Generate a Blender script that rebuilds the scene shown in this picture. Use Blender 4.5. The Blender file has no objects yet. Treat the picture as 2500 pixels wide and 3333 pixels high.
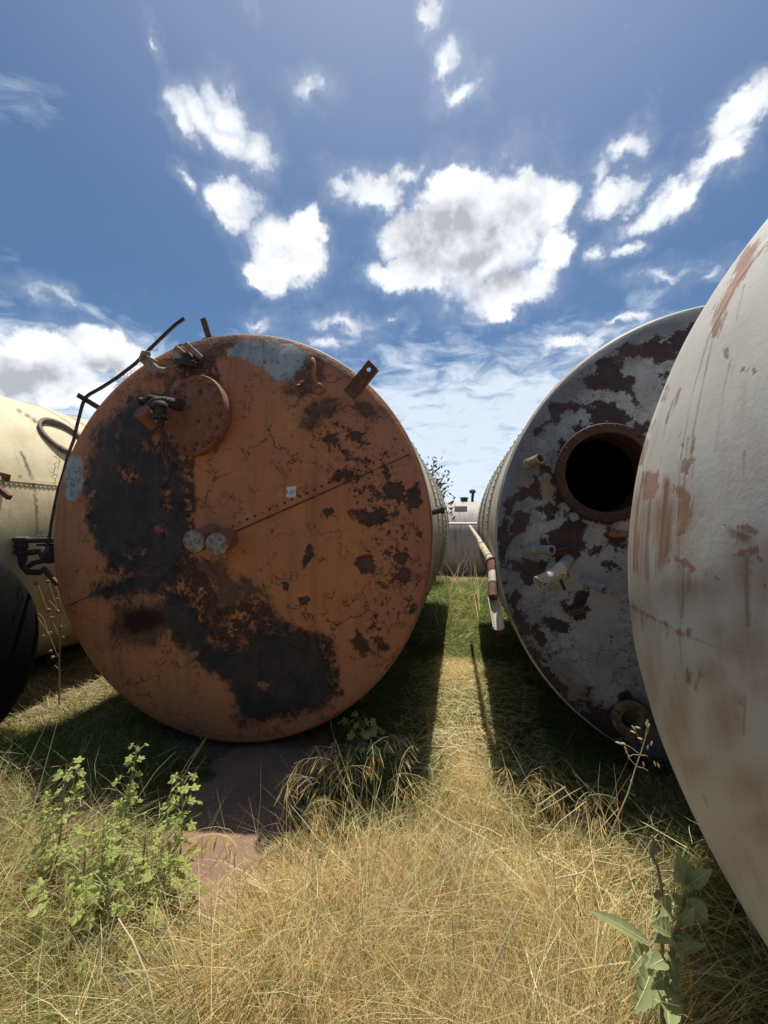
import bpy, math, random
import numpy as np
from mathutils import Vector, Matrix
rnd = random.Random(7)
rs = np.random.RandomState(11)
SC = bpy.context.scene
COL = SC.collection
PI = math.pi

# ------------------------------------------------------------------ camera, sky, sun, exposure
FPX, YAW, PITCH, EYE = 1427.0, 0.1718, 0.027, 1.36
cam_d = bpy.data.cameras.new('camera')
cam_d.sensor_fit = 'HORIZONTAL'; cam_d.sensor_width = 36; cam_d.lens = FPX * 36 / 2500
cam_d.clip_start = 0.02; cam_d.clip_end = 3000
cam = bpy.data.objects.new('camera', cam_d); COL.objects.link(cam)
cam.location = (0, 0, EYE); cam.rotation_euler = (PI / 2 + PITCH, 0, YAW)
SC.camera = cam
SUN_EL, SUN_AZ = math.radians(74.5), math.radians(0.5)
SKY_STRENGTH, SUN_STRENGTH, EXPOSURE = 0.067, 5.0, 0.32
SC.view_settings.view_transform = 'Standard'
SC.view_settings.look = 'None'
SC.view_settings.exposure = EXPOSURE
SC.view_settings.gamma = 1
SC.cycles.max_bounces = 7
SC.cycles.diffuse_bounces = 3
SC.cycles.transparent_max_bounces = 8
SC.cycles.use_denoising = True
sun_d = bpy.data.lights.new('sun', 'SUN'); sun_d.energy = SUN_STRENGTH; sun_d.angle = math.radians(0.55)
sun_d.color = (1.0, 0.95, 0.86)
sun = bpy.data.objects.new('sun', sun_d); COL.objects.link(sun)
sdir = Vector((math.sin(SUN_AZ) * math.cos(SUN_EL), math.cos(SUN_AZ) * math.cos(SUN_EL), math.sin(SUN_EL)))
sun.rotation_euler = sdir.to_track_quat('Z', 'Y').to_euler()
sun.location = (0, 0, 12)

CF = np.array([-math.sin(YAW) * math.cos(PITCH), math.cos(YAW) * math.cos(PITCH), math.sin(PITCH)])
CR = np.array([math.cos(YAW), math.sin(YAW), 0.0])
CU = np.cross(CR, CF)
CO = np.array([0, 0, EYE])


def ray(x, y):
    d = CF * FPX + CR * (x - 1250) - CU * (y - 1666.5)
    return d / np.linalg.norm(d)


def at(x, y, Y):                      # a photo pixel as a point of the upright plane at distance Y
    d = ray(x, y)
    return CO + d * (Y / d[1])


def on_ground(x, y, z=0.0):
    d = ray(x, y)
    return CO + d * ((z - EYE) / d[2])


def to_px(V):
    q = np.asarray(V, float) - CO
    w = q @ CF
    w = np.where(np.abs(w) < 1e-4, 1e-4, w)
    return np.stack([1250 + FPX * (q @ CR) / w, 1666.5 - FPX * (q @ CU) / w, w], -1)


# ------------------------------------------------------------------ node helpers
class NT:
    def __init__(s, tree):
        s.t = tree; s.n = tree.nodes; s.l = tree.links

    def set(s, sock, v):
        if isinstance(v, bpy.types.NodeSocket): s.l.new(v, sock)
        elif v is not None:
            if hasattr(sock, 'default_value'):
                try: sock.default_value = v
                except Exception:
                    sock.default_value = (v[0], v[1], v[2], 1.0) if len(v) == 3 else v[:3]

    def node(s, typ, ins=None, **kw):
        n = s.n.new(typ)
        for k, v in kw.items(): setattr(n, k, v)
        for k, v in (ins or {}).items(): s.set(n.inputs[k], v)
        return n

    def math(s, op, a, b=None, c=None, clamp=False):
        n = s.n.new('ShaderNodeMath'); n.operation = op; n.use_clamp = clamp
        s.set(n.inputs[0], a)
        if b is not None: s.set(n.inputs[1], b)
        if c is not None: s.set(n.inputs[2], c)
        return n.outputs[0]

    def vmath(s, op, a, b=None, out=0):
        n = s.n.new('ShaderNodeVectorMath'); n.operation = op
        s.set(n.inputs[0], a)
        if b is not None:
            s.set(n.inputs['Scale'] if op == 'SCALE' else n.inputs[1], b)
        return n.outputs[out]

    def noise(s, vec, scale, detail=4, rough=0.55, dist=0.0, col=False):
        n = s.node('ShaderNodeTexNoise', {'Vector': vec, 'Scale': scale, 'Detail': detail, 'Roughness': rough, 'Distortion': dist})
        return n.outputs['Color' if col else 'Fac']

    def voro(s, vec, scale, feature='F1', rand=1.0):
        n = s.node('ShaderNodeTexVoronoi', {'Vector': vec, 'Scale': scale, 'Randomness': rand}, feature=feature)
        return n.outputs['Distance']

    def ramp(s, v, lo, hi, smooth=True):
        n = s.n.new('ShaderNodeMapRange'); n.interpolation_type = 'SMOOTHSTEP' if smooth else 'LINEAR'
        n.clamp = True
        s.set(n.inputs['Value'], v); s.set(n.inputs['From Min'], lo); s.set(n.inputs['From Max'], hi)
        return n.outputs['Result']

    def mix(s, f, a, b, blend='MIX'):
        n = s.n.new('ShaderNodeMix'); n.data_type = 'RGBA'; n.blend_type = blend
        s.set(n.inputs[0], f)
        for i, v in ((6, a), (7, b)):
            if isinstance(v, bpy.types.NodeSocket): s.l.new(v, n.inputs[i])
            else: n.inputs[i].default_value = (v[0], v[1], v[2], 1)
        return n.outputs[2]

    def attr(s, name, out='Fac'):
        n = s.n.new('ShaderNodeAttribute'); n.attribute_name = name
        return n.outputs[out]


def newmat(name):
    m = bpy.data.materials.new(name); m.use_nodes = True
    t = NT(m.node_tree)
    t.bsdf = m.node_tree.nodes['Principled BSDF']
    t.obj = t.node('ShaderNodeTexCoord').outputs['Object']
    return m, t


def finish(t, color, rough=0.7, height=None, bump=0.3, dist=0.01, metal=0.0, spec=0.35):
    t.set(t.bsdf.inputs['Base Color'], color)
    t.set(t.bsdf.inputs['Roughness'], rough)
    t.set(t.bsdf.inputs['Metallic'], metal)
    t.bsdf.inputs['Specular IOR Level'].default_value = spec
    if height is not None:
        b = t.node('ShaderNodeBump', {'Strength': bump, 'Distance': dist, 'Height': height})
        t.l.new(b.outputs[0], t.bsdf.inputs['Normal'])


def stretch(t, vec, sc):
    return t.vmath('MULTIPLY', vec, sc)


# ------------------------------------------------------------------ world: Nishita sky with clouds by direction
W = bpy.data.worlds.new('World'); SC.world = W; W.use_nodes = True
w = NT(W.node_tree)
bg = W.node_tree.nodes['Background']
wd = w.node('ShaderNodeTexCoord').outputs['Generated']
sky = w.node('ShaderNodeTexSky', sky_type='NISHITA', sun_disc=False, sun_elevation=SUN_EL, sun_rotation=SUN_AZ,
             altitude=200.0, air_density=1.0, dust_density=0.25, ozone_density=3.0).outputs[0]
sky = w.mix(1.0, sky, (0.79, 0.95, 1.05), 'MULTIPLY')
K = 1.507
CL = [
    (560, 700, 40, 14, .25), (740, 705, 90, 26, .34), (700, 745, 70, 18, .3), (850, 690, 40, 14, .28), (1250, 735, 120, 30, .5), (1340, 700, 80, 22, .4),  # x, y, rx, ry in the 1659 px wide view of the photo, weight
    (1030, 505, 215, 155, 1), (1140, 420, 90, 70, 1), (900, 510, 100, 80, 1), (850, 600, 70, 50, .9), (905, 590, 95, 55, 1), (1110, 630, 105, 65, 1), (1180, 450, 70, 85, 1), (990, 410, 110, 60, 1),
    (1085, 675, 55, 36, .9), (1200, 545, 55, 75, 1),
    (632, 550, 98, 82, 1), (665, 490, 48, 50, 1), (580, 600, 60, 48, 1),
    (488, 425, 66, 52, .72), (435, 250, 58, 44, .48), (486, 232, 44, 50, .5), (486, 296, 50, 48, .5), (548, 318, 40, 46, .42), (395, 265, 34, 60, .5),
    (398, 382, 28, 24, .42), (500, 470, 40, 30, .45), (815, 412, 74, 56, .72), (760, 395, 66, 36, .36), (880, 385, 50, 34, .45), (990, 198, 52, 40, .5), (955, 140, 30, 40, .46),
    (925, 25, 34, 48, .6), (1595, 245, 76, 62, .74), (1545, 325, 62, 70, .68), (1480, 410, 88, 62, .78), (1410, 462, 80, 44, .66),
    (1322, 428, 70, 46, .66), (1350, 325, 46, 42, .5), (1372, 538, 36, 20, .5), (1300, 545, 34, 34, .42), (1285, 400, 30, 44, .35),
    (100, 770, 150, 66, 1), (215, 745, 95, 60, 1), (285, 780, 85, 55, 1), (20, 800, 110, 84, 1), (150, 840, 200, 50, 1),
    (1450, 590, 70, 22, .36), (1530, 600, 60, 18, .3), (130, 640, 60, 18, .26), (330, 120, 16, 40, .33), (680, 190, 30, 26, .27),
]
warp = w.vmath('SUBTRACT', w.noise(wd, 5.0, 5, 0.6, col=True), (0.5, 0.5, 0.5))
warp2 = w.vmath('SUBTRACT', w.noise(wd, 16.0, 4, 0.6, col=True), (0.5, 0.5, 0.5))
wdw = w.vmath('ADD', w.vmath('ADD', wd, w.vmath('SCALE', warp, 0.03)), w.vmath('SCALE', warp2, 0.085))
GREYS = [  # thick parts, seen from below
    (1010, 520, 190, 120, 1), (1110, 600, 100, 60, .7), (650, 575, 60, 50, .5), (70, 810, 150, 60, .8), (230, 790, 100, 40, .6)]
def blobs(lst, dvec):
    f_ = None
    for (x, y, rx, ry, wt) in lst:
        c = ray(x * K, y * K)
        u = (ray((x + rx) * K, y * K) - ray((x - rx) * K, y * K)) / 2
        v = (ray(x * K, (y + ry) * K) - ray(x * K, (y - ry) * K)) / 2
        u = u / (u @ u); v = v / (v @ v); nn = c * 3
        q = w.vmath('SUBTRACT', dvec, tuple(c))
        cx = w.node('ShaderNodeCombineXYZ', {0: w.vmath('DOT_PRODUCT', q, tuple(u), 1), 1: w.vmath('DOT_PRODUCT', q, tuple(v), 1),
                                             2: w.vmath('DOT_PRODUCT', q, tuple(nn), 1)}).outputs[0]
        val = w.math('MULTIPLY_ADD', w.vmath('LENGTH', cx, None, 1), -wt, wt)
        f_ = val if f_ is None else w.math('SMOOTH_MAX', f_, val, 0.12)
    return f_


fld = blobs(CL, wdw)
gfld = blobs(GREYS, w.vmath('ADD', wd, w.vmath('SCALE', warp, 0.16)))
n1 = w.noise(wd, 7.0, 11, 0.66)
nb1 = w.noise(wd, 14.0, 4, 0.5)
fcap = w.math('MINIMUM', fld, 0.6)
ero = w.math('MULTIPLY', w.math('SUBTRACT', n1, 0.5), 3.3)
dens = w.math('MULTIPLY_ADD', fcap, 2.5, ero)
cover = w.ramp(dens, -0.10, 0.85)
veil = w.math('MULTIPLY', w.ramp(w.math('MULTIPLY_ADD', ero, 0.5, fld), -0.45, 0.6), 0.22)
cover = w.math('MULTIPLY', cover, w.math('MULTIPLY_ADD', w.ramp(fld, 0.05, 0.50), 0.42, 0.58))
cover = w.math('MAXIMUM', cover, veil)
# relief: billows read against the same noise a little nearer the sun; grey where the cloud is thick
n1a = w.noise(wd, 11.0, 4, 0.55)
n1s = w.noise(w.vmath('ADD', wd, (0.0, 0.010, 0.030)), 11.0, 4, 0.55)
relief = w.math('MULTIPLY', w.math('SUBTRACT', n1s, n1a), 2.4)
deep = w.ramp(gfld, 0.0, 0.75)
core = w.math('MULTIPLY_ADD', deep, w.math('MULTIPLY_ADD', relief, 0.8, 0.85), w.math('MULTIPLY_ADD', relief, 0.7, 0.06), clamp=True)
ccol = w.mix(core, (0.86, 0.89, 0.93), (0.40, 0.42, 0.46))
# high thin sheet towards the horizon
sep = w.node('ShaderNodeSeparateXYZ', {0: wd})
proj = w.node('ShaderNodeCombineXYZ', {0: w.math('DIVIDE', sep.outputs[0], w.math('ADD', w.math('MAXIMUM', sep.outputs[2], 0), 0.12)),
                                       1: w.math('DIVIDE', sep.outputs[1], w.math('ADD', w.math('MAXIMUM', sep.outputs[2], 0), 0.12))}).outputs[0]
rip = w.noise(proj, 5.0, 7, 0.6, 0.6)
broad = w.noise(proj, 1.1, 3, 0.5)
lowf = w.math('MULTIPLY', w.ramp(sep.outputs[2], 0.50, 0.20), 0.92)
azf = w.math('MULTIPLY_ADD', w.ramp(sep.outputs[0], -0.45, 0.0), 0.40, 0.60)
# lobes of the sheet
sh = w.math('ADD', w.math('MULTIPLY', w.math('MULTIPLY', lowf, azf), 1.0), w.math('MULTIPLY', w.math('SUBTRACT', broad, 0.5), 0.8))
sh = w.math('ADD', sh, w.math('MULTIPLY', w.math('SUBTRACT', rip, 0.5), 1.8))
sheet = w.math('MULTIPLY', w.ramp(sh, 0.16, 0.88), 0.88)
fwd = w.ramp(sep.outputs[1], -0.15, 0.35)
sheet = w.math('MULTIPLY', sheet, fwd)
hz = w.math('MULTIPLY', w.math('MULTIPLY', w.ramp(sep.outputs[2], 0.22, 0.0), 0.75), w.math('MULTIPLY_ADD', fwd, 0.6, 0.4))
aure = w.vmath('DOT_PRODUCT', wd, tuple(sdir), 1)
aure = w.math('MULTIPLY', w.math('POWER', w.math('MAXIMUM', aure, 0), 7.0), 0.30)
skyc = w.mix(1.0, w.node('ShaderNodeVectorMath', {0: sky, 'Scale': SKY_STRENGTH}, operation='SCALE').outputs[0],
             w.node('ShaderNodeCombineColor', {0: aure, 1: aure, 2: aure}).outputs[0], 'ADD')
skyc = w.mix(hz, skyc, (0.42, 0.56, 0.74))
skyc = w.mix(sheet, skyc, (0.66, 0.74, 0.84))
skyc = w.mix(cover, skyc, ccol)
w.l.new(skyc, bg.inputs['Color']); bg.inputs['Strength'].default_value = 1.0
W.cycles.sampling_method = 'MANUAL'; W.cycles.sample_map_resolution = 512


# ------------------------------------------------------------------ mesh helpers
class MB:
    def __init__(s): s.V = []; s.F = []; s.n = 0

    def add(s, V, F):
        V = np.asarray(V, float); s.V.append(V)
        s.F += [tuple(i + s.n for i in f) for f in F]
        s.n += len(V); return s

    def box(s, c, size, M=None):
        sx, sy, sz = [k / 2 for k in size]
        V = np.array([(a, b, d) for a in (-sx, sx) for b in (-sy, sy) for d in (-sz, sz)])
        if M is not None: V = V @ np.array(M.to_3x3()).T
        F = [(0, 1, 3, 2), (4, 6, 7, 5), (0, 4, 5, 1), (2, 3, 7, 6), (0, 2, 6, 4), (1, 5, 7, 3)]
        return s.add(V + np.asarray(c), F)

    def bar(s, a, b, w_, t_, up=(0, 0, 1)):      # a flat bar from a to b
        a = Vector(a); b = Vector(b); d = (b - a)
        z = d.normalized(); x = Vector(up).cross(z)
        if x.length < 1e-3: x = Vector((1, 0, 0)).cross(z)
        x.normalize(); y = z.cross(x)
        M = Matrix((x, y, z)).transposed()
        return s.box((a + b) / 2, (w_, t_, d.length), M)

    def tube(s, pts, r, n=12, cap=True, hollow=0):
        P = [Vector(p) for p in pts]
        R = [r] * len(P) if np.isscalar(r) else list(r)
        V = []; F = []
        t0 = (P[1] - P[0]).normalized()
        nrm = t0.orthogonal().normalized()
        for i, p in enumerate(P):
            if i == 0: t = t0
            elif i == len(P) - 1: t = (P[i] - P[i - 1]).normalized()
            else: t = ((P[i] - P[i - 1]).normalized() + (P[i + 1] - P[i]).normalized()).normalized()
            nrm = (nrm - t * nrm.dot(t)).normalized(); bn = t.cross(nrm)
            for k in range(n):
                a = 2 * PI * k / n
                V.append(p + (nrm * math.cos(a) + bn * math.sin(a)) * R[i])
        for i in range(len(P) - 1):
            for k in range(n):
                F.append((i * n + k, i * n + (k + 1) % n, (i + 1) * n + (k + 1) % n, (i + 1) * n + k))
        if cap:
            F.append(tuple(range(n))[::-1]); F.append(tuple((len(P) - 1) * n + k for k in range(n)))
        return s.add([tuple(v) for v in V], F)

    def lathe(s, prof, o, axis, n=32, closed=False):      # prof: (radius, height along axis)
        ax = Vector(axis).normalized(); x = ax.orthogonal().normalized(); y = ax.cross(x); o = Vector(o)
        V = []; F = []
        for (r, h) in prof:
            for k in range(n):
                a = 2 * PI * k / n
                V.append(tuple(o + ax * h + (x * math.cos(a) + y * math.sin(a)) * r))
        m = len(prof)
        for i in range(m if closed else m - 1):
            j = (i + 1) % m
            for k in range(n):
                F.append((i * n + k, i * n + (k + 1) % n, j * n + (k + 1) % n, j * n + k))
        if not closed:
            if prof[0][0] > 1e-5: F.append(tuple(range(n))[::-1])
            if prof[-1][0] > 1e-5: F.append(tuple((m - 1) * n + k for k in range(n)))
        return s.add(V, F)

    def build(s, name, mat, parent=None, smooth=True, base=None, bevel=0, autos=True):
        V = np.concatenate(s.V) if s.V else np.zeros((0, 3))
        return mesh(name, V, s.F, mat, parent, smooth, base, bevel, autos)


def base_of(o):
    b = Vector((0, 0, 0))
    while o is not None:
        b = b + o.location; o = o.parent
    return b


def mesh(name, V, F, mat, parent=None, smooth=True, base=None, bevel=0, autos=True):
    V = np.asarray(V, float)
    off = np.array(base_of(parent)) if parent is not None else (np.array(base) if base is not None else np.zeros(3))
    me = bpy.data.meshes.new(name)
    if isinstance(F, np.ndarray):
        k = F.shape[1]
        me.vertices.add(len(V)); me.vertices.foreach_set('co', (V - off).astype(np.float32).ravel())
        me.loops.add(F.size); me.loops.foreach_set('vertex_index', F.astype(np.int32).ravel())
        me.polygons.add(len(F)); me.polygons.foreach_set('loop_start', np.arange(0, F.size, k, dtype=np.int32))
        me.update(calc_edges=True)
    else:
        me.from_pydata([tuple(v) for v in (V - off)], [], F)
    me.polygons.foreach_set('use_smooth', np.full(len(me.polygons), smooth))
    me.materials.append(mat)
    o = bpy.data.objects.new(name, me); COL.objects.link(o)
    if parent is not None: o.parent = parent
    elif base is not None: o.location = tuple(base)
    if smooth and autos: me.set_sharp_from_angle(angle=math.radians(38))
    if bevel:
        b = o.modifiers.new('bevel', 'BEVEL'); b.width = bevel; b.segments = 2; b.limit_method = 'ANGLE'
    return o


def thing(name, loc, label, cat, group=None):
    o = bpy.data.objects.new(name, None); COL.objects.link(o); o.location = tuple(loc); o.empty_display_size = 0.2
    return tag(o, label, cat, group)


def tag(o, label=None, cat=None, group=None, kind=None):
    if label: o['label'] = label
    if cat: o['category'] = cat
    if group: o['group'] = group
    if kind: o['kind'] = kind
    return o


def vattr(o, name, vals):
    a = o.data.attributes.new(name, 'FLOAT', 'POINT'); a.data.foreach_set('value', np.asarray(vals, np.float32))


# value noise on points, for meshes
_P = rs.permutation(4096)
_G = rs.rand(4096)


def vnoise(p, seed=0):
    p = np.asarray(p, float); i = np.floor(p).astype(int); f = p - i; f = f * f * (3 - 2 * f)
    out = 0
    for dx in (0, 1):
        for dy in (0, 1):
            for dz in (0, 1):
                h = _G[_P[(_P[(_P[(i[:, 0] + dx + seed * 37) & 4095] + i[:, 1] + dy) & 4095] + i[:, 2] + dz) & 4095]]
                wgt = (f[:, 0] if dx else 1 - f[:, 0]) * (f[:, 1] if dy else 1 - f[:, 1]) * (f[:, 2] if dz else 1 - f[:, 2])
                out = out + h * wgt
    return out


def fbm(p, o=4, seed=0):
    s = 0; a = 0.5; t = 0
    for k in range(o):
        s = s + a * vnoise(np.asarray(p) * 2 ** k, seed + k); t += a; a *= 0.5
    return s / t


def inpoly(P, poly):
    x, y = P[:, 0], P[:, 1]; c = np.zeros(len(P), bool); n = len(poly); j = n - 1
    for i in range(n):
        xi, yi = poly[i]; xj, yj = poly[j]
        c ^= ((yi > y) != (yj > y)) & (x < (xj - xi) * (y - yi) / ((yj - yi) or 1e-9) + xi); j = i
    return c


def segdist(P, a, b):
    a = np.array(a, float); b = np.array(b, float); d = b - a
    t = np.clip(((P - a) @ d) / max(d @ d, 1e-9), 0, 1)
    return np.hypot(*(P - a - t[:, None] * d).T), t


def sdf(P, poly):                       # + inside, in px
    n = len(poly); d = np.full(len(P), 1e9)
    for i in range(n): d = np.minimum(d, segdist(P, poly[i], poly[(i + 1) % n])[0])
    return np.where(inpoly(P, poly), d, -d)


def zz(sc, ox, oy, pts): return [(ox + x / sc, oy + y / sc) for x, y in pts]
def kk(pts): return [(x * K, y * K) for x, y in pts]


def ell(P, x, y, rx, ry, ang=0):
    c, s_ = math.cos(ang), math.sin(ang); dx = P[:, 0] - x; dy = P[:, 1] - y
    u = (dx * c + dy * s_) / rx; v = (-dx * s_ + dy * c) / ry
    return (1 - np.hypot(u, v)) * min(rx, ry)


def union(P, polys=(), ells=(), lines=()):
    f = np.full(len(P), -60.0)
    for p in polys: f = np.maximum(f, sdf(P, p))
    for e in ells: f = np.maximum(f, ell(P, *e))
    for l in lines:
        for i in range(len(l[0]) - 1):
            f = np.maximum(f, l[1] - segdist(P, l[0][i], l[0][i + 1])[0])
    return np.clip(f / 30.0, -2, 2.2)     # 30 px of the photo = 1


# ------------------------------------------------------------------ materials
def edge_mask(t, field, noisev, amp, soft):
    v = t.math('MULTIPLY_ADD', t.math('SUBTRACT', noisev, 0.5), amp, field)
    return t.ramp(v, -soft, soft)


def mat_orange():
    m, t = newmat('flaking_orange_paint')
    o = t.obj
    nL = t.noise(o, 1.6, 4, 0.6); nM = t.noise(o, 7, 6, 0.65); nF = t.noise(o, 38, 6, 0.7); nG = t.noise(o, 160, 3, 0.6)
    col = t.mix(t.ramp(nL, 0.35, 0.65), (0.52, 0.200, 0.066), (0.48, 0.168, 0.068))
    col = t.mix(t.ramp(nM, 0.5, 0.75), col, (0.53, 0.235, 0.074))
    col = t.mix(t.math('MULTIPLY', t.ramp(nF, 0.45, 0.75), 0.35), col, (0.32, 0.11, 0.05))
    pink = t.attr('rim_pink')
    col = t.mix(t.math('MULTIPLY', t.ramp(pink, -0.6, 1.2), 0.55), col, (0.38, 0.16, 0.10))
    # cracks that run between plates of paint
    wv = t.vmath('ADD', o, t.vmath('SCALE', t.noise(o, 9, 5, 0.7, col=True), 0.22))
    cr = t.voro(wv, 4.2, 'DISTANCE_TO_EDGE')
    crm = t.math('MULTIPLY', t.ramp(cr, 0.013, 0.003), t.ramp(t.noise(o, 3.1, 3), 0.50, 0.60))
    cr2 = t.voro(t.vmath('ADD', o, t.vmath('SCALE', t.noise(o, 14, 4, 0.7, col=True), 0.2)), 11, 'DISTANCE_TO_EDGE')
    crm2 = t.math('MULTIPLY', t.ramp(cr2, 0.020, 0.004), t.ramp(t.noise(t.vmath('ADD', o, (5, 3, 1)), 5.5, 3), 0.54, 0.62))
    # chips
    dn = t.attr('chip')
    ch = t.noise(t.vmath('ADD', o, (3.1, 0, 1.7)), 16, 7, 0.72)
    chm = t.ramp(t.math('MULTIPLY_ADD', dn, 0.10, ch), 0.665, 0.685)
    ch2 = t.noise(t.vmath('ADD', o, (8.1, 0, 2.7)), 46, 5, 0.7)
    chm2 = t.math('MULTIPLY', t.ramp(t.math('MULTIPLY_ADD', dn, 0.07, ch2), 0.665, 0.69), 0.85)
    blot = edge_mask(t, t.attr('blotch'), t.noise(o, 19, 8, 0.78), 3.0, 0.14)
    chips = t.math('MAXIMUM', t.math('MAXIMUM', chm, chm2), t.math('MAXIMUM', crm, t.math('MAXIMUM', crm2, blot)))
    rust = t.mix(t.ramp(nM, 0.4, 0.65), (0.055, 0.024, 0.016), (0.12, 0.05, 0.03))
    rust = t.mix(t.ramp(nG, 0.55, 0.8), rust, (0.17, 0.13, 0.11))
    halo = t.ramp(t.math('MULTIPLY_ADD', dn, 0.10, ch), 0.60, 0.67)
    col = t.mix(t.math('MULTIPLY', halo, 0.4), col, (0.24, 0.085, 0.035))
    col = t.mix(chips, col, rust)
    # mottled zones: half burnt paint
    mt = t.math('MULTIPLY', edge_mask(t, t.attr('mottle'), t.noise(o, 9, 6, 0.7), 1.6, 0.25),
                t.ramp(t.noise(o, 21, 8, 0.78), 0.44, 0.54))
    col = t.mix(mt, col, t.mix(nF, (0.045, 0.028, 0.02), (0.085, 0.045, 0.028)))
    # white primer
    wm = edge_mask(t, t.attr('white'), t.noise(o, 15, 9, 0.80), 3.2, 0.16)
    wcol = t.mix(t.ramp(nM, 0.35, 0.7), (0.42, 0.45, 0.43), (0.30, 0.32, 0.31))
    wcol = t.mix(t.ramp(t.noise(o, 30, 6, 0.75), 0.57, 0.63), wcol, (0.08, 0.055, 0.045))
    col = t.mix(wm, col, wcol)
    db = edge_mask(t, t.attr('brown'), t.noise(o, 10, 9, 0.80), 4.5, 0.35)
    db = t.math('MULTIPLY', db, t.math('SUBTRACT', 1.0, t.math('MULTIPLY', t.ramp(t.noise(o, 15, 8, 0.8), 0.53, 0.60), 0.8)))
    dcol = t.mix(t.noise(o, 26, 5, 0.7), (0.045, 0.028, 0.022), (0.13, 0.075, 0.05))
    col = t.mix(db, col, dcol)
    # soot and bitumen
    big = t.math('MULTIPLY_ADD', t.noise(o, 3.6, 9, 0.80), 1.0, t.math('MULTIPLY_ADD', t.noise(o, 22, 7, 0.78), 0.8, -0.40))
    halo2 = edge_mask(t, t.math('MAXIMUM', t.attr('soot'), t.attr('brown')), big, 4.5, 1.1)
    col = t.mix(t.math('MULTIPLY', halo2, 0.62), col, t.mix(nF, (0.13, 0.055, 0.03), (0.22, 0.09, 0.04)))
    so = edge_mask(t, t.attr('soot'), big, 4.6, 0.55)
    sp = t.ramp(t.noise(t.vmath('ADD', o, (1, 2, 3)), 7, 10, 0.82), 0.53, 0.62)
    so = t.math('MULTIPLY', so, t.math('SUBTRACT', 1.0, t.math('MULTIPLY', t.math('MULTIPLY', sp, 0.85), t.ramp(t.attr('soot'), 2.2, -0.2))))
    scol = t.mix(t.ramp(t.noise(o, 5, 6, 0.7), 0.4, 0.65), (0.026, 0.022, 0.022), (0.060, 0.044, 0.035))
    scol = t.mix(t.math('MULTIPLY', t.ramp(nF, 0.50, 0.66), 0.6), scol, (0.085, 0.055, 0.04))
    col = t.mix(so, col, scol)
    ma = edge_mask(t, t.attr('maroon'), t.noise(o, 7, 5, 0.6), 0.8, 0.5)
    col = t.mix(ma, col, (0.03, 0.006, 0.005))
    # run-off dirt
    runs = t.noise(stretch(t, o, (14, 1, 1.1)), 1.0, 5, 0.6)
    col = t.mix(t.math('MULTIPLY', t.ramp(runs, 0.50, 0.72), 0.34), col, (0.10, 0.06, 0.04))
    rough = t.math('MULTIPLY_ADD', nF, 0.3, 0.5)
    h = t.math('MULTIPLY_ADD', nM, 0.35, t.math('MULTIPLY', nF, 0.22))
    h = t.math('SUBTRACT', h, t.math('MULTIPLY', t.math('MAXIMUM', chips, t.math('MAXIMUM', so, mt)), 0.55))
    h = t.math('ADD', h, t.math('MULTIPLY', t.math('MULTIPLY', so, t.noise(o, 8, 7, 0.7)), 1.0))
    finish(t, col, rough, h, 0.9, 0.024)
    return m


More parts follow.
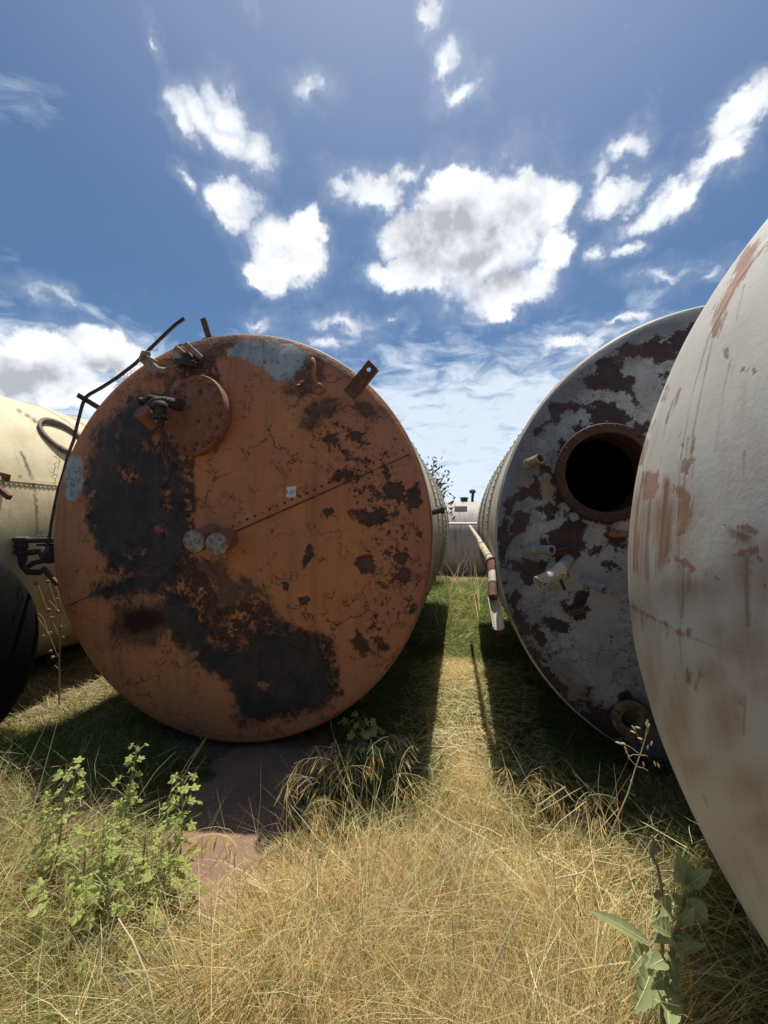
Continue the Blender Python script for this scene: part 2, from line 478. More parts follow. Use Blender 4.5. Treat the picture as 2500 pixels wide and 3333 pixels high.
def mat_peeling(name='peeling_grey_paint', under=(0.038, 0.020, 0.018), top=(0.35, 0.35, 0.345)):
    m, t = newmat(name); o = t.obj
    nM = t.noise(o, 6, 6, 0.65); nF = t.noise(o, 42, 6, 0.7)
    topc = t.mix(t.ramp(nM, 0.35, 0.7), top, tuple(c * 0.72 for c in top))
    topc = t.mix(t.math('MULTIPLY', t.ramp(nF, 0.5, 0.8), 0.5), topc, (0.17, 0.155, 0.14))
    wv = t.vmath('ADD', o, t.vmath('SCALE', t.noise(o, 12, 4, 0.7, col=True), 0.14))
    cr = t.ramp(t.voro(wv, 17, 'DISTANCE_TO_EDGE'), 0.028, 0.004)
    cr = t.math('MULTIPLY', cr, t.ramp(t.noise(o, 3.5, 3), 0.46, 0.56))
    topc = t.mix(cr, topc, (0.07, 0.05, 0.045))
    yl = t.ramp(t.math('MULTIPLY_ADD', t.noise(o, 9, 5, 0.7), 1.2, t.attr('ochre')), 0.35, 1.1)
    topc = t.mix(t.math('MULTIPLY', yl, 0.75), topc, (0.30, 0.20, 0.10))
    # blocky edges of peeled paint: noise cells
    vb = t.voro(t.vmath('ADD', o, t.vmath('SCALE', t.noise(o, 26, 4, 0.7, col=True), 0.05)), 15, 'SMOOTH_F1')
    nb = t.math('MULTIPLY_ADD', vb, 0.55, t.math('MULTIPLY_ADD', t.noise(o, 15, 9, 0.8), 1.3, -0.36))
    pe = edge_mask(t, t.attr('peel'), nb, 3.8, 0.06)
    isl_ = t.ramp(t.noise(t.vmath('ADD', o, (7, 1, 2)), 10, 8, 0.76), 0.635, 0.65)
    pe = t.math('MULTIPLY', pe, t.math('SUBTRACT', 1.0, isl_))
    sm = t.ramp(t.math('MULTIPLY_ADD', t.attr('rim'), 0.13, t.noise(t.vmath('ADD', o, (2, 0, 5)), 17, 8, 0.74)), 0.655, 0.67)
    pe = t.math('MAXIMUM', pe, sm)
    uc = t.mix(t.ramp(nM, 0.4, 0.65), under, tuple(c * 1.7 for c in under))
    uc = t.mix(t.math('MULTIPLY', t.ramp(nF, 0.55, 0.8), 0.4), uc, (0.12, 0.09, 0.08))
    edge_d = t.ramp(t.math('MULTIPLY_ADD', t.math('SUBTRACT', t.noise(o, 12, 7, .75), .5), 1.6, t.attr('dull')), 0.1, 1.0)
    topc = t.mix(t.math('MULTIPLY', edge_d, 0.7), topc, (0.11, 0.11, 0.115))
    col = t.mix(pe, topc, uc)
    st = t.noise(stretch(t, o, (16, 1, 1.2)), 1.0, 5, 0.6)
    col = t.mix(t.math('MULTIPLY', t.ramp(st, 0.55, 0.75), 0.3), col, (0.12, 0.09, 0.07))
    h = t.math('MULTIPLY_ADD', nF, 0.25, t.math('MULTIPLY', pe, -0.8))
    h = t.math('SUBTRACT', h, t.math('MULTIPLY', cr, 0.5))
    finish(t, col, 0.68, h, 0.55, 0.01)
    return m


def mat_white():
    m, t = newmat('weathered_white_paint'); o = t.obj
    nL = t.noise(o, 1.3, 4, 0.6); nM = t.noise(o, 6, 6, 0.65); nF = t.noise(o, 60, 5, 0.7)
    col = t.mix(t.ramp(nL, 0.35, 0.65), (0.59, 0.575, 0.515), (0.52, 0.475, 0.39))
    col = t.mix(t.math('MULTIPLY', t.ramp(nM, 0.45, 0.8), 0.35), col, (0.47, 0.43, 0.37))
    col = t.mix(t.math('MULTIPLY', t.ramp(nF, 0.5, 0.8), 0.22), col, (0.40, 0.36, 0.31))
    dsc = (9, 9, 0.8)
    dr = t.noise(stretch(t, o, dsc), 2.4, 6, 0.65)
    soft = t.ramp(t.math('MULTIPLY_ADD', t.math('SUBTRACT', t.noise(stretch(t, o, (1, 1, .4)), 6, 9, .78), 0.5), 9.0, t.attr('stain')), -2.4, 3.0)
    col = t.mix(t.math('MULTIPLY', soft, 0.8), col, (0.33, 0.215, 0.14))
    streak = t.math('MULTIPLY', t.ramp(t.attr('streaky'), -0.5, 0.6), t.ramp(dr, 0.40, 0.58))
    col = t.mix(t.math('MULTIPLY', streak, 0.95), col, (0.25, 0.13, 0.08))
    faint = t.ramp(t.noise(stretch(t, t.vmath('ADD', o, (3, 1, 0)), (7, 7, 0.7)), 2.0, 5, 0.6), 0.55, 0.75)
    col = t.mix(t.math('MULTIPLY', faint, 0.6), col, (0.38, 0.28, 0.20))
    drip = t.ramp(t.math('MULTIPLY_ADD', t.math('SUBTRACT', t.noise(stretch(t, o, (1, 1, .25)), 38, 6, 0.75), 0.5), 2.2, t.attr('drip')), -0.3, 0.75)
    col = t.mix(t.math('MULTIPLY', drip, 0.6), col, (0.20, 0.12, 0.08))
    ru = edge_mask(t, t.attr('rust'), t.noise(stretch(t, o, (1, 1, 0.45)), 24, 8, 0.78), 3.4, 0.12)
    rc = t.mix(t.ramp(nM, 0.35, 0.65), (0.34, 0.17, 0.105), (0.24, 0.12, 0.085))
    col = t.mix(t.math('MULTIPLY', ru, 0.85), col, rc)
    sc = t.noise(stretch(t, t.vmath('ADD', o, (0, 4, 2)), (1, 1, 0.45)), 22, 7, 0.7)
    spots = t.math('MULTIPLY', t.ramp(sc, 0.675, 0.70), 0.8)
    col = t.mix(spots, col, (0.15, 0.08, 0.06))
    h = t.math('MULTIPLY_ADD', nF, 0.35, t.math('MULTIPLY', t.math('MAXIMUM', ru, spots), -0.7))
    h = t.math('ADD', h, t.math('MULTIPLY', nM, 0.3))
    seam = t.ramp(t.attr('seam'), -0.10, 0.12)
    col = t.mix(t.math('MULTIPLY', seam, t.ramp(nM, 0.35, 0.6)), col, (0.36, 0.27, 0.20))
    h = t.math('ADD', h, t.math('MULTIPLY', seam, 1.5))
    finish(t, col, 0.6, h, 0.35, 0.007)
    return m


def mat_shell(name, base, dark, rusty=0.5, stain=(0.16, 0.09, 0.05)):
    m, t = newmat(name); o = t.obj
    nM = t.noise(o, 3, 6, 0.65); nF = t.noise(o, 40, 5, 0.7)
    col = t.mix(t.ramp(nM, 0.35, 0.7), base, dark)
    col = t.mix(t.math('MULTIPLY', t.ramp(nF, 0.5, 0.8), 0.3), col, tuple(c * 0.6 for c in dark))
    r = t.noise(stretch(t, o, (1, 3.5, 0.8)), 4, 7, 0.7)
    col = t.mix(t.math('MULTIPLY', t.ramp(r, 0.56, 0.7), rusty), col, stain)
    sp = t.ramp(t.noise(o, 17, 7, 0.72), 0.66, 0.69)
    col = t.mix(t.math('MULTIPLY', sp, rusty), col, (0.09, 0.05, 0.035))
    mk = t.attr('mark')
    col = t.mix(t.math('MULTIPLY', edge_mask(t, mk, t.noise(o, 30, 6, 0.7), 0.9, 0.15), 0.85), col, (0.10, 0.075, 0.045))
    finish(t, col, 0.62, t.math('ADD', nF, nM), 0.25, 0.008)
    return m


def mat_simple(name, a, b, rough=0.7, scale=30, bump=0.4, chips=None, metal=0.0):
    m, t = newmat(name); o = t.obj
    n = t.noise(o, scale, 6, 0.7); n2 = t.noise(o, scale * 4, 4, 0.6)
    col = t.mix(t.ramp(n, 0.36, 0.66), a, b)
    if chips:
        cm = t.ramp(t.noise(t.vmath('ADD', o, (3, 3, 3)), scale * 0.9, 7, 0.75), chips[1], chips[1] + 0.03)
        col = t.mix(cm, col, chips[0])
    finish(t, col, rough, t.math('ADD', n, n2), bump, 0.004, metal)
    return m


def mat_leaf(name, a, b, trans=0.45, scale=20, attr=False, rough=0.5):
    m, t = newmat(name); o = t.obj
    if attr: col = t.attr('tint', 'Color')
    else: col = t.mix(t.noise(o, scale, 4, 0.6), a, b)
    t.set(t.bsdf.inputs['Base Color'], col); t.bsdf.inputs['Roughness'].default_value = rough
    t.bsdf.inputs['Specular IOR Level'].default_value = 0.3
    tr = t.node('ShaderNodeBsdfTranslucent', {'Color': col})
    mx = t.node('ShaderNodeMixShader', {0: trans, 1: t.bsdf.outputs[0], 2: tr.outputs[0]})
    out = [n for n in m.node_tree.nodes if n.type == 'OUTPUT_MATERIAL'][0]
    t.l.new(mx.outputs[0], out.inputs[0])
    return m


M_OR = mat_orange(); M_GR = mat_peeling(); M_WH = mat_white()
M_RUST = mat_simple('rusted_steel', (0.085, 0.042, 0.028), (0.17, 0.08, 0.045), 0.8, 34, 0.7)
M_DARK = mat_simple('blackened_iron', (0.03, 0.024, 0.022), (0.075, 0.052, 0.042), 0.7, 30, 0.7)
M_COVER = mat_simple('rusty_orange_cover_plate', (0.30, 0.11, 0.05), (0.20, 0.08, 0.045), 0.75, 22, 0.9, ((0.08, 0.035, 0.025), 0.56))
M_LIME = mat_simple('chalky_grey_rusted_cap', (0.33, 0.33, 0.31), (0.20, 0.11, 0.07), 0.8, 36, 0.9, ((0.08, 0.05, 0.04), 0.58))
M_ORP = mat_simple('orange_painted_pipe', (0.34, 0.13, 0.07), (0.24, 0.10, 0.06), 0.7, 26, 0.6, ((0.07, 0.04, 0.03), 0.60))
M_PALE = mat_simple('pale_dusty_steel', (0.34, 0.27, 0.20), (0.20, 0.14, 0.10), 0.7, 30, 0.6)
M_MAR = mat_simple('maroon_rust_flange', (0.042, 0.017, 0.014), (0.070, 0.028, 0.022), 0.7, 14, 0.5)
M_CRM = mat_simple('cream_painted_pipe', (0.50, 0.44, 0.33), (0.38, 0.32, 0.22), 0.6, 18, 0.5, ((0.10, 0.05, 0.035), 0.60))
M_GPIPE = mat_simple('grey_painted_fitting', (0.33, 0.33, 0.31), (0.24, 0.23, 0.21), 0.6, 24, 0.5, ((0.12, 0.06, 0.04), 0.62))
M_BLACK = mat_simple('shade_black_steel', (0.006, 0.006, 0.006), (0.010, 0.009, 0.008), 0.9, 30, 0.3)  # steel tank's deep shade put into a near-black colour
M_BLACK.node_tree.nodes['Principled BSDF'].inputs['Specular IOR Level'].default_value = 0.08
M_INK = mat_simple('blue_black_ink', (0.05, 0.05, 0.09), (0.08, 0.08, 0.12), 0.6, 30, 0.0)
M_STICK = mat_simple('white_paper_sticker', (0.72, 0.72, 0.74), (0.55, 0.53, 0.55), 0.6, 90, 0.2)
M_CREAMSH = mat_shell('cream_tank_paint', (0.66, 0.56, 0.36), (0.52, 0.43, 0.26), 0.4, (0.34, 0.22, 0.11))
M_OLDSH = mat_shell('off_white_tank_shell', (0.46, 0.43, 0.35), (0.34, 0.31, 0.25), 0.7, (0.20, 0.13, 0.08))
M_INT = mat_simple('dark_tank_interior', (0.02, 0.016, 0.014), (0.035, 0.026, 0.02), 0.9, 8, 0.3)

# ------------------------------------------------------------------ ground
m, t = newmat('dry_soil_and_thatch'); o_ = t.obj
a_ = t.noise(o_, 3, 6, 0.6); b_ = t.noise(o_, 45, 6, 0.75)
c_ = t.mix(t.ramp(a_, 0.4, 0.6), (0.11, 0.085, 0.045), (0.16, 0.12, 0.065))
c_ = t.mix(t.ramp(b_, 0.45, 0.7), c_, (0.27, 0.20, 0.10))
finish(t, c_, 0.95, b_, 0.8, 0.02); M_SOIL = m
m, t = newmat('bare_reddish_earth'); o_ = t.obj
a_ = t.noise(o_, 4, 6, 0.6); b_ = t.noise(o_, 70, 6, 0.7)
c_ = t.mix(t.ramp(a_, 0.35, 0.65), (0.25, 0.160, 0.105), (0.20, 0.125, 0.085))
c_ = t.mix(t.math('MULTIPLY', t.ramp(b_, 0.5, 0.75), 0.5), c_, (0.27, 0.18, 0.13))
pb = t.voro(t.vmath('ADD', o_, t.vmath('SCALE', t.noise(o_, 60, 3, .6, col=True), .01)), 55)
c_ = t.mix(t.math('MULTIPLY', t.ramp(pb, 0.30, 0.18), t.ramp(t.noise(o_, 9, 4), .48, .6)), c_, (0.33, 0.25, 0.19))
c_ = t.mix(t.ramp(t.noise(o_, 22, 8, .75), .60, .68), c_, (0.12, 0.075, 0.055))
finish(t, c_, 0.9, t.math('ADD', t.math('SUBTRACT', a_, t.math('MULTIPLY', pb, .5)), t.math('MULTIPLY', b_, 0.5)), 0.8, 0.014); M_EARTH = m


def gh(x, y):
    x = np.asarray(x, float); y = np.asarray(y, float)
    s_ = np.clip((y - 2.6) / 4.5, 0, 1); s_ = s_ * s_ * (3 - 2 * s_)
    n = vnoise(np.stack([x * 1.7, y * 1.7, x * 0], -1), 3) - 0.5
    return 0.17 * s_ + n * 0.035 * np.clip((18 - y) / 8, 0, 1)


def grid(xs, ys, zf):
    X, Y = np.meshgrid(xs, ys); Z = zf(X.ravel(), Y.ravel())
    V = np.stack([X.ravel(), Y.ravel(), Z], -1); nx, ny = len(xs), len(ys)
    i = (np.arange(ny - 1)[:, None] * nx + np.arange(nx - 1)[None]).ravel()
    return V, np.stack([i, i + 1, i + nx + 1, i + nx], -1)


xs = np.concatenate([-np.geomspace(900, 6, 24), np.linspace(-5.5, 5.5, 110), np.geomspace(6, 900, 24)])
ys = np.concatenate([-np.geomspace(200, 3, 14), np.linspace(-2.5, 10, 125), np.geomspace(10.5, 1500, 30)])
V, F = grid(xs, ys, gh)
tag(mesh('ground', V, F, M_SOIL, smooth=True, autos=False), 'dry soil and dead thatch under the grass', 'ground', kind='structure')
BARE = [(520, 2990), (560, 2850), (590, 2680), (640, 2560), (700, 2470), (860, 2400), (1060, 2400), (1090, 2450), (1060, 2520), (985, 2590), (930, 2680), (890, 2800),
        (840, 2900), (720, 3010), (600, 3060)]
bare_w = [tuple(on_ground(x, y)[:2]) for x, y in BARE]
BX = [p[0] for p in bare_w]; BY = [p[1] for p in bare_w]
xs = np.linspace(min(BX) - .3, max(BX) + .3, 90); ys = np.linspace(min(BY) - .3, max(BY) + .5, 90)
V, F = grid(xs, ys, lambda x, y: gh(x, y) + 0.0)
sdb = sdf(V[:, :2], bare_w)
jag = (fbm(np.stack([V[:, 0] * 9, V[:, 1] * 9, V[:, 0] * 0], -1), 3, 5) - 0.5) * 0.25
k_ = sdb + jag
V[:, 2] += np.clip(k_ * 0.12, -0.02, 0.012) + 0.004 * (k_ > 0)
keep = (k_[F] > -0.12).all(1)
tag(mesh('bare_ground', V, F[keep], M_EARTH, smooth=True, autos=False), 'patch of bare reddish earth in front of the orange tank', 'ground', kind='structure')


# ------------------------------------------------------------------ tanks
def polar_head(c, R, dish, nr, na, hole=None, power=2.6, p2=0.75, bow=0.0):
    """dished end facing -Y; c = rim centre"""
    rr = R * (1 - (1 - np.linspace(0, 1, nr)) ** 1.15)
    rr[0] = 0.002
    an = np.linspace(0, 2 * PI, na, endpoint=False)
    Rr, A = np.meshgrid(rr, an, indexing='ij')
    X = c[0] + Rr * np.cos(A); Z = c[2] + Rr * np.sin(A)
    q = np.clip(1 - (Rr / R) ** power, 0, 1) ** p2
    Y = c[1] - dish * q
    n3 = fbm(np.stack([X.ravel() * 3, Z.ravel() * 3, X.ravel() * 0], -1), 3, 9).reshape(X.shape) - 0.5
    Y = Y + n3 * 0.018 * np.clip((R - Rr) / 0.1, 0, 1)
    V = np.stack([X.ravel(), Y.ravel(), Z.ravel()], -1)
    i, j = np.meshgrid(np.arange(nr - 1), np.arange(na), indexing='ij')
    j2 = (j + 1) % na
    F = np.stack([(i * na + j).ravel(), ((i + 1) * na + j).ravel(), ((i + 1) * na + j2).ravel(), (i * na + j2).ravel()], -1)
    F = F[:, ::-1]
    F = np.concatenate([F, np.array([[0, na // 4, na // 2, 3 * na // 4]])])
    if hole is not None:
        cen = V[F].mean(1)
        F = F[np.hypot(cen[:, 0] - hole[0], cen[:, 2] - hole[1]) > hole[2]]
    return V, F


def head_y(c, R, dish, x, z, power=2.6, p2=0.75):
    r = min(math.hypot(x - c[0], z - c[2]) / R, 1)
    return c[1] - dish * max(0, 1 - r ** power) ** p2


def px_head(c, R, dish, x, y):
    Y = c[1]
    for _ in range(12):
        p = at(x, y, Y); Y = head_y(c, R, dish, p[0], p[2])
    return at(x, y, Y)


def shell_mesh(c, R, L, rings=(), na=200, steps=26, rear=0.35, rear_pts=8, front_lip=0.0):
    """cylinder along +Y from the rim, bumpy lap seams, dished rear end"""
    prof = []
    ys_ = sorted(set(list(np.linspace(0.0, L, steps)) + [y for r in rings for y in (r - .004, r, r + .05, r + .055)]))
    for y in ys_:
        rr = R
        for r in rings:
            if r <= y <= r + .05: rr = R + 0.012
        prof.append((rr, y))
    for k in range(1, rear_pts + 1):
        a = k / rear_pts * PI / 2
        prof.append((max(R * math.cos(a), 0.002), L + rear * math.sin(a)))
    an = np.linspace(0, 2 * PI, na, endpoint=False)
    P = np.array(prof)
    X = c[0] + P[:, :1] * np.cos(an); Z = c[2] + P[:, :1] * np.sin(an); Y = np.repeat(c[1] + P[:, 1:], na, 1)
    V = np.stack([X.ravel(), Y.ravel(), Z.ravel()], -1)
    d = (fbm(np.stack([V[:, 1] * 1.5, V[:, 2] * 1.5, V[:, 0] * 1.5], -1), 3, 2) - 0.5) * 0.012
    rad = V - np.array([c[0], 0, c[2]]); rad[:, 1] = 0; ln = np.linalg.norm(rad, axis=1)[:, None] + 1e-6
    fade = np.clip((V[:, 1] - c[1]) / 0.15, 0, 1)
    V = V + rad / ln * (d * fade)[:, None]
    n = len(prof)
    i, j = np.meshgrid(np.arange(n - 1), np.arange(na), indexing='ij'); j2 = (j + 1) % na
    F = np.stack([(i * na + j).ravel(), (i * na + j2).ravel(), ((i + 1) * na + j2).ravel(), ((i + 1) * na + j).ravel()], -1)
    return V, F


def rivet_ring(mb, c, R, y, n, r=0.010, a0=0, a1=2 * PI):
    for k in range(n):
        a = a0 + (a1 - a0) * k / n
        d = Vector((math.cos(a), 0, math.sin(a)))
        o = Vector((c[0], y, c[2])) + d * (R - 0.002)
        mb.lathe([(r, 0), (r * 0.85, r * 0.5), (r * 0.4, r * 0.8), (0.0004, r * 0.85)], o, d, 6)


# ---- orange tank
OC = np.array([-1.414, 2.50, 1.287]); OR = 1.25; OD = 0.13
orange = thing('storage_tank', (OC[0], OC[1], 0), 'big rusty orange storage tank with sooty black patches on its round end', 'storage tank', 'old storage tanks lying in rows')
V, F = polar_head(OC, OR, OD, 330, 720)
head = mesh('end_plate', V, F, M_OR, orange, autos=False)
P = to_px(V)[:, :2]
soot = union(P, [kk([(300, 850), (350, 855), (362, 880), (340, 905), (355, 930), (385, 950), (388, 990), (398, 1060), (410, 1110), (405, 1150), (395, 1200), (372, 1240), (350, 1255),
                     (300, 1245), (250, 1225), (215, 1195), (195, 1150), (188, 1100), (178, 1060), (190, 1000), (200, 950), (225, 915), (265, 885)]),
                 kk([(205, 1262), (300, 1235), (390, 1225), (380, 1262), (300, 1285), (230, 1300), (205, 1285)]),
                 kk([(440, 1372), (470, 1392), (520, 1400), (560, 1368), (610, 1360), (650, 1365), (690, 1392), (705, 1430), (722, 1450), (722, 1515), (690, 1530), (640, 1545), (560, 1562), (520, 1562),
                     (505, 1500), (470, 1462), (430, 1432), (412, 1400)]),
                 kk([(355, 1270), (400, 1290), (425, 1330), (455, 1370), (440, 1410), (400, 1400), (365, 1385), (362, 1340)]),
                 kk([(300, 870), (350, 850), (365, 815), (390, 800), (380, 830), (362, 860), (350, 880)])])
isl = union(P, [], [(468, 1451, 30, 34), (427, 1543, 36, 30), (395, 1530, 20, 20), (544, 1604, 26, 70), (509, 1461, 24, 60), (519, 1717, 30, 22), (427, 1768, 26, 24), (560, 1480, 22, 80), (470, 1800, 60, 22), (380, 1420, 16, 30), (600, 1560, 30, 60), (300, 1700, 18, 30), (860, 2235, 26, 14), (600, 2150, 26, 20)])
soot = np.minimum(soot, np.where(isl > -.6, .55 - isl * 1.3, 9))
brown = union(P, [kk([(385, 1220), (440, 1210), (478, 1208), (492, 1222), (505, 1250), (515, 1262), (520, 1245), (540, 1242), (552, 1262), (575, 1275), (570, 1290), (540, 1285), (505, 1310),
                      (480, 1330), (470, 1345), (455, 1310), (470, 1270), (440, 1240), (400, 1240)]),
                  kk([(570, 1270), (590, 1310), (610, 1345), (620, 1370), (600, 1370), (590, 1340), (572, 1300)]),
                  kk([(400, 745), (430, 732), (510, 726), (500, 742), (485, 760), (450, 790), (445, 805), (400, 800), (380, 790), (395, 770)]),
                  kk([(620, 828), (640, 800), (660, 785), (682, 765), (700, 785), (690, 830), (660, 850), (650, 862), (620, 850)]),
                  kk([(560, 722), (640, 728), (720, 765), (760, 800), (745, 800), (690, 765), (640, 742), (560, 735)]),
                  kk([(240, 1340), (245, 1310), (300, 1300), (372, 1315), (368, 1350), (330, 1395), (270, 1385), (235, 1375)])],
              [(670 * K, 905 * K, 34, 26), (700 * K, 880 * K, 50, 26, -.3), (785 * K, 885 * K, 26, 22), (808 * K, 892 * K, 18, 12)])
mott = union(P, [kk([(360, 1225), (440, 1240), (470, 1290), (470, 1350), (430, 1360), (380, 1300)]), kk([(470, 1320), (560, 1290), (600, 1340), (600, 1400), (500, 1400), (440, 1370)]),
                 kk([(230, 940), (420, 960), (420, 1240), (230, 1240)]), kk([(600, 1340), (720, 1380), (740, 1500), (700, 1500)]),
                 kk([(380, 780), (460, 770), (480, 830), (400, 850)]), kk([(280, 860), (360, 850), (350, 920), (250, 960)])])
whi = union(P, [kk([(505, 738), (560, 727), (615, 738), (658, 758), (672, 778), (648, 800), (628, 832), (600, 818), (560, 792), (525, 778), (488, 762)]),
                kk([(148, 985), (175, 985), (184, 1020), (178, 1060), (160, 1085), (142, 1075), (140, 1030)])])
chp = -0.12 + union(P, [kk([(640, 830), (800, 880), (870, 960), (900, 1060), (915, 1200), (880, 1330), (830, 1420), (720, 1450), (760, 1300), (780, 1150), (700, 1000), (620, 900)]),
                kk([(150, 1200), (250, 1200), (260, 1300), (150, 1280)])]) * 0.5 + 0.25 + union(P, [], [(540 * K, 880 * K, 90, 70), (1000, 1500, 70, 120), (640 * K, 1110 * K, 200, 60)]) * 0.12
blo = union(P, [], [(718 * K, 948 * K, 22, 14), (770 * K, 945 * K, 20, 13), (850 * K, 1058 * K, 34, 28), (872 * K, 1078 * K, 24, 14), (785 * K, 1117 * K, 48, 18, .3), (818 * K, 1110 * K, 26, 17, -.8),
                    (740 * K, 1026 * K, 30, 15, -.4), (790 * K, 1218 * K, 26, 34), (868 * K, 1206 * K, 24, 20), (870 * K, 1242 * K, 20, 26), (656 * K, 1296 * K, 14, 12), (666 * K, 1200 * K, 8, 26, .4),
                    (778 * K, 1388 * K, 20, 34, -.4), (825 * K, 1392 * K, 14, 26, -.5), (848 * K, 1452 * K, 16, 26, .5), (705 * K, 1106 * K, 16, 10), (615 * K, 1266 * K, 10, 10),
                    (893 * K, 1075 * K, 24, 36), (905 * K, 1155 * K, 10, 14), (890 * K, 1310 * K, 10, 22, .4), (200 * K, 1120 * K, 20, 20), (225 * K, 1150 * K, 20, 14)])
mar = union(P, [kk([(262, 1325), (300, 1312), (350, 1318), (358, 1340), (330, 1365), (290, 1370), (262, 1355)])])
pnk = np.clip((np.hypot((V[:, 0] - OC[0]), V[:, 2] - OC[2]) / OR - 0.72) * 5, -1, 1.2) * (V[:, 0] > OC[0] - .4)  # pinker tone towards the rim, left side excepted
for nme, val in (('soot', soot), ('brown', brown), ('mottle', mott), ('white', whi), ('chip', chp), ('blotch', blo), ('maroon', mar), ('rim_pink', pnk)):
    vattr(head, nme, val)
oh = lambda x, y: Vector(px_head(OC, OR, OD, x, y))
# welded lap seam across the end plate with its rivets
mb = MB(); a = (222, 1972); b = (1332, 1480); pts = []
for k in range(60):
    u = k / 59; p = oh(a[0] + (b[0] - a[0]) * u, a[1] + (b[1] - a[1]) * u); pts.append(p + Vector((0, -0.001, 0)))
for k in range(59): mb.bar(pts[k], pts[k + 1] + (pts[k + 1] - pts[k]) * .05, 0.006, 0.010, (0, 1, 0))
for k in range(46):
    u = (k + .5) / 46; p = oh(a[0] + (b[0] - a[0]) * u - 8, a[1] + (b[1] - a[1]) * u - 20)
    mb.lathe([(.008, -.002), (.0065, .003), (.0008, .005)], p, (0, -1, 0), 7)
sm_o = mb.build('weld_seam', M_OR, head)
for nme in ('soot', 'chip'): vattr(sm_o, nme, np.full(len(sm_o.data.vertices), 0.3 if nme == 'chip' else -2.0))
V, F = shell_mesh(OC, OR, 4.15, (0.02, 0.85, 1.75, 2.65, 3.5), rear=0.30)
mb = MB().add(V, F.tolist()); rivet_ring(mb, OC, OR, 2.555, 190, 0.011)
for yy in (3.38, 4.28, 5.18, 6.03): rivet_ring(mb, OC, OR + .012, yy, 150, 0.012)
osh = mb.build('shell', M_OLDSH, orange, autos=False); vattr(osh, 'mark', np.full(len(osh.data.vertices), -2.0))
# raised strap around the rim
mb = MB(); mb.lathe([(OR - .02, 0.0), (OR + .006, 0.004), (OR + .012, 0.02), (OR + .011, 0.05), (OR - .002, 0.055)], (OC[0], OC[1] + .006, OC[2]), (0, 1, 0), 260)
mb.build('rim_band', M_ORP, orange)

# manhole cover, turned a little so its right edge stands proud
cv_c = oh(646, 1357); cn = Vector((-0.24, -1, 0.02)).normalized()
mb = MB(); Rc = 0.243
mb.lathe([(Rc * .93, -.05), (Rc * .93, -.012), (Rc, -.010), (Rc * 1.005, 0.004), (Rc * .99, .016), (Rc * .80, .020), (Rc * .3, .032), (0.001, .036)], cv_c + cn * 0.025, cn, 72)
cover = mb.build('manhole_cover', M_COVER, orange)
ux = cn.cross(Vector((0, 0, 1))).normalized(); uy = ux.cross(cn)
bm_ = MB(); bm_.lathe([(.013, 0), (.013, .012), (.009, .014), (.009, .020), (.001, .021)], (0, 0, 0), (0, -1, 0), 6)
bolt0 = None
for k in range(18):
    an_ = 2 * PI * k / 18 + .1
    p = cv_c + cn * 0.042 + (ux * math.cos(an_) + uy * math.sin(an_)) * Rc * .87
    if bolt0 is None:
        bolt0 = bm_.build('bolt', M_COVER, None); bb = bolt0
    else:
        bb = bolt0.copy(); COL.objects.link(bb)
    bb.parent = cover; bb.location = p - base_of(cover)
# hub, valve and hanging chain
hub = oh(606, 1325) + cn * .06
mb = MB(); mb.lathe([(.036, -.03), (.036, .03), (.03, .034), (.026, .10), (.018, .104), (.018, .05), (.001, .05)], hub, Vector((-.5, -1, 0)), 20)
mb.tube([hub + Vector((-.02, -.07, 0)), hub + Vector((-.07, -.09, -.005)), hub + Vector((-.115, -.08, -.02))], [.027, .034, .026], 12)
valve = mb.build('valve', M_DARK, orange)
mb = MB(); vb_ = hub + Vector((-.045, -.10, -.01))
mb.lathe([(.03, 0), (.042, .015), (.042, .03), (.028, .035), (.030, .08), (.044, .085), (.044, .10), (.02, .105), (.02, .14)], vb_, (0.06, 0, -1), 14)
mb.build('valve_body', M_DARK, valve)
mb = MB()
mb.tube([hub + Vector((-.09, -.06, .02)), hub + Vector((-.13, -.08, .03)), hub + Vector((-.17, -.085, .0))], .014, 8)
mb.lathe([(.02, 0), (.026, .01), (.02, .02)], hub + Vector((-.17, -.085, .0)), (-1, 0, .2), 10)
mb.build('valve_lever', M_DARK, valve)
mb = MB(); q0 = vb_ + Vector((.008, .0, -.13))
for k in range(7):
    c0 = q0 + Vector((.003 * k, .01, -.028 * k)); pts = []
    for i in range(13):
        a_ = 2 * PI * i / 12
        off = Vector((math.cos(a_) * .015, 0, math.sin(a_) * .021)) if k % 2 else Vector((0, math.cos(a_) * .015, math.sin(a_) * .021))
        pts.append(c0 + off)
    mb.tube(pts, .0065, 6, cap=False)
mb.bar(q0 + Vector((.018, .01, -.16)), q0 + Vector((.03, .03, -.27)), .022, .012)
mb.build('chain', M_RUST, valve)
# capped nozzle stub left of the cover
p = oh(498, 1352); ax = Vector((-.10, -.80, .55)).normalized()
mb = MB(); mb.lathe([(.044, -.02), (.044, .07), (.050, .072), (.051, .10), (.046, .104), (.040, .098), (.001, .096)], p + Vector((.0, 0, -.05)), ax, 28)
st = mb.build('capped_nozzle', M_ORP, orange)
mb = MB(); mb.tube([p + Vector((.05, -.04, -.045)), p + Vector((.085, -.06, -.055)), p + Vector((.12, -.06, -.05))], .009, 8); mb.build('hinge_pin', M_PALE, st)


def stub(x, y, r, L, ax, mat, name='pipe_stub', par=None, hollow=True, y0=0.0, H=None):
    p = (H or oh)(x, y); ax = Vector(ax).normalized()
    mb = MB()
    pr = [(r * 1.25, -.02), (r * 1.25, .008), (r, .012), (r, L * .8), (r * 1.06, L * .82), (r * 1.06, L)]
    pr += [(r * .75, L), (r * .75, L * .6), (.0006, L * .6)] if hollow else [(r * .95, L + .004), (.0006, L + .006)]
    mb.lathe(pr, p, ax, 20)
    return mb.build(name, mat, par or orange)


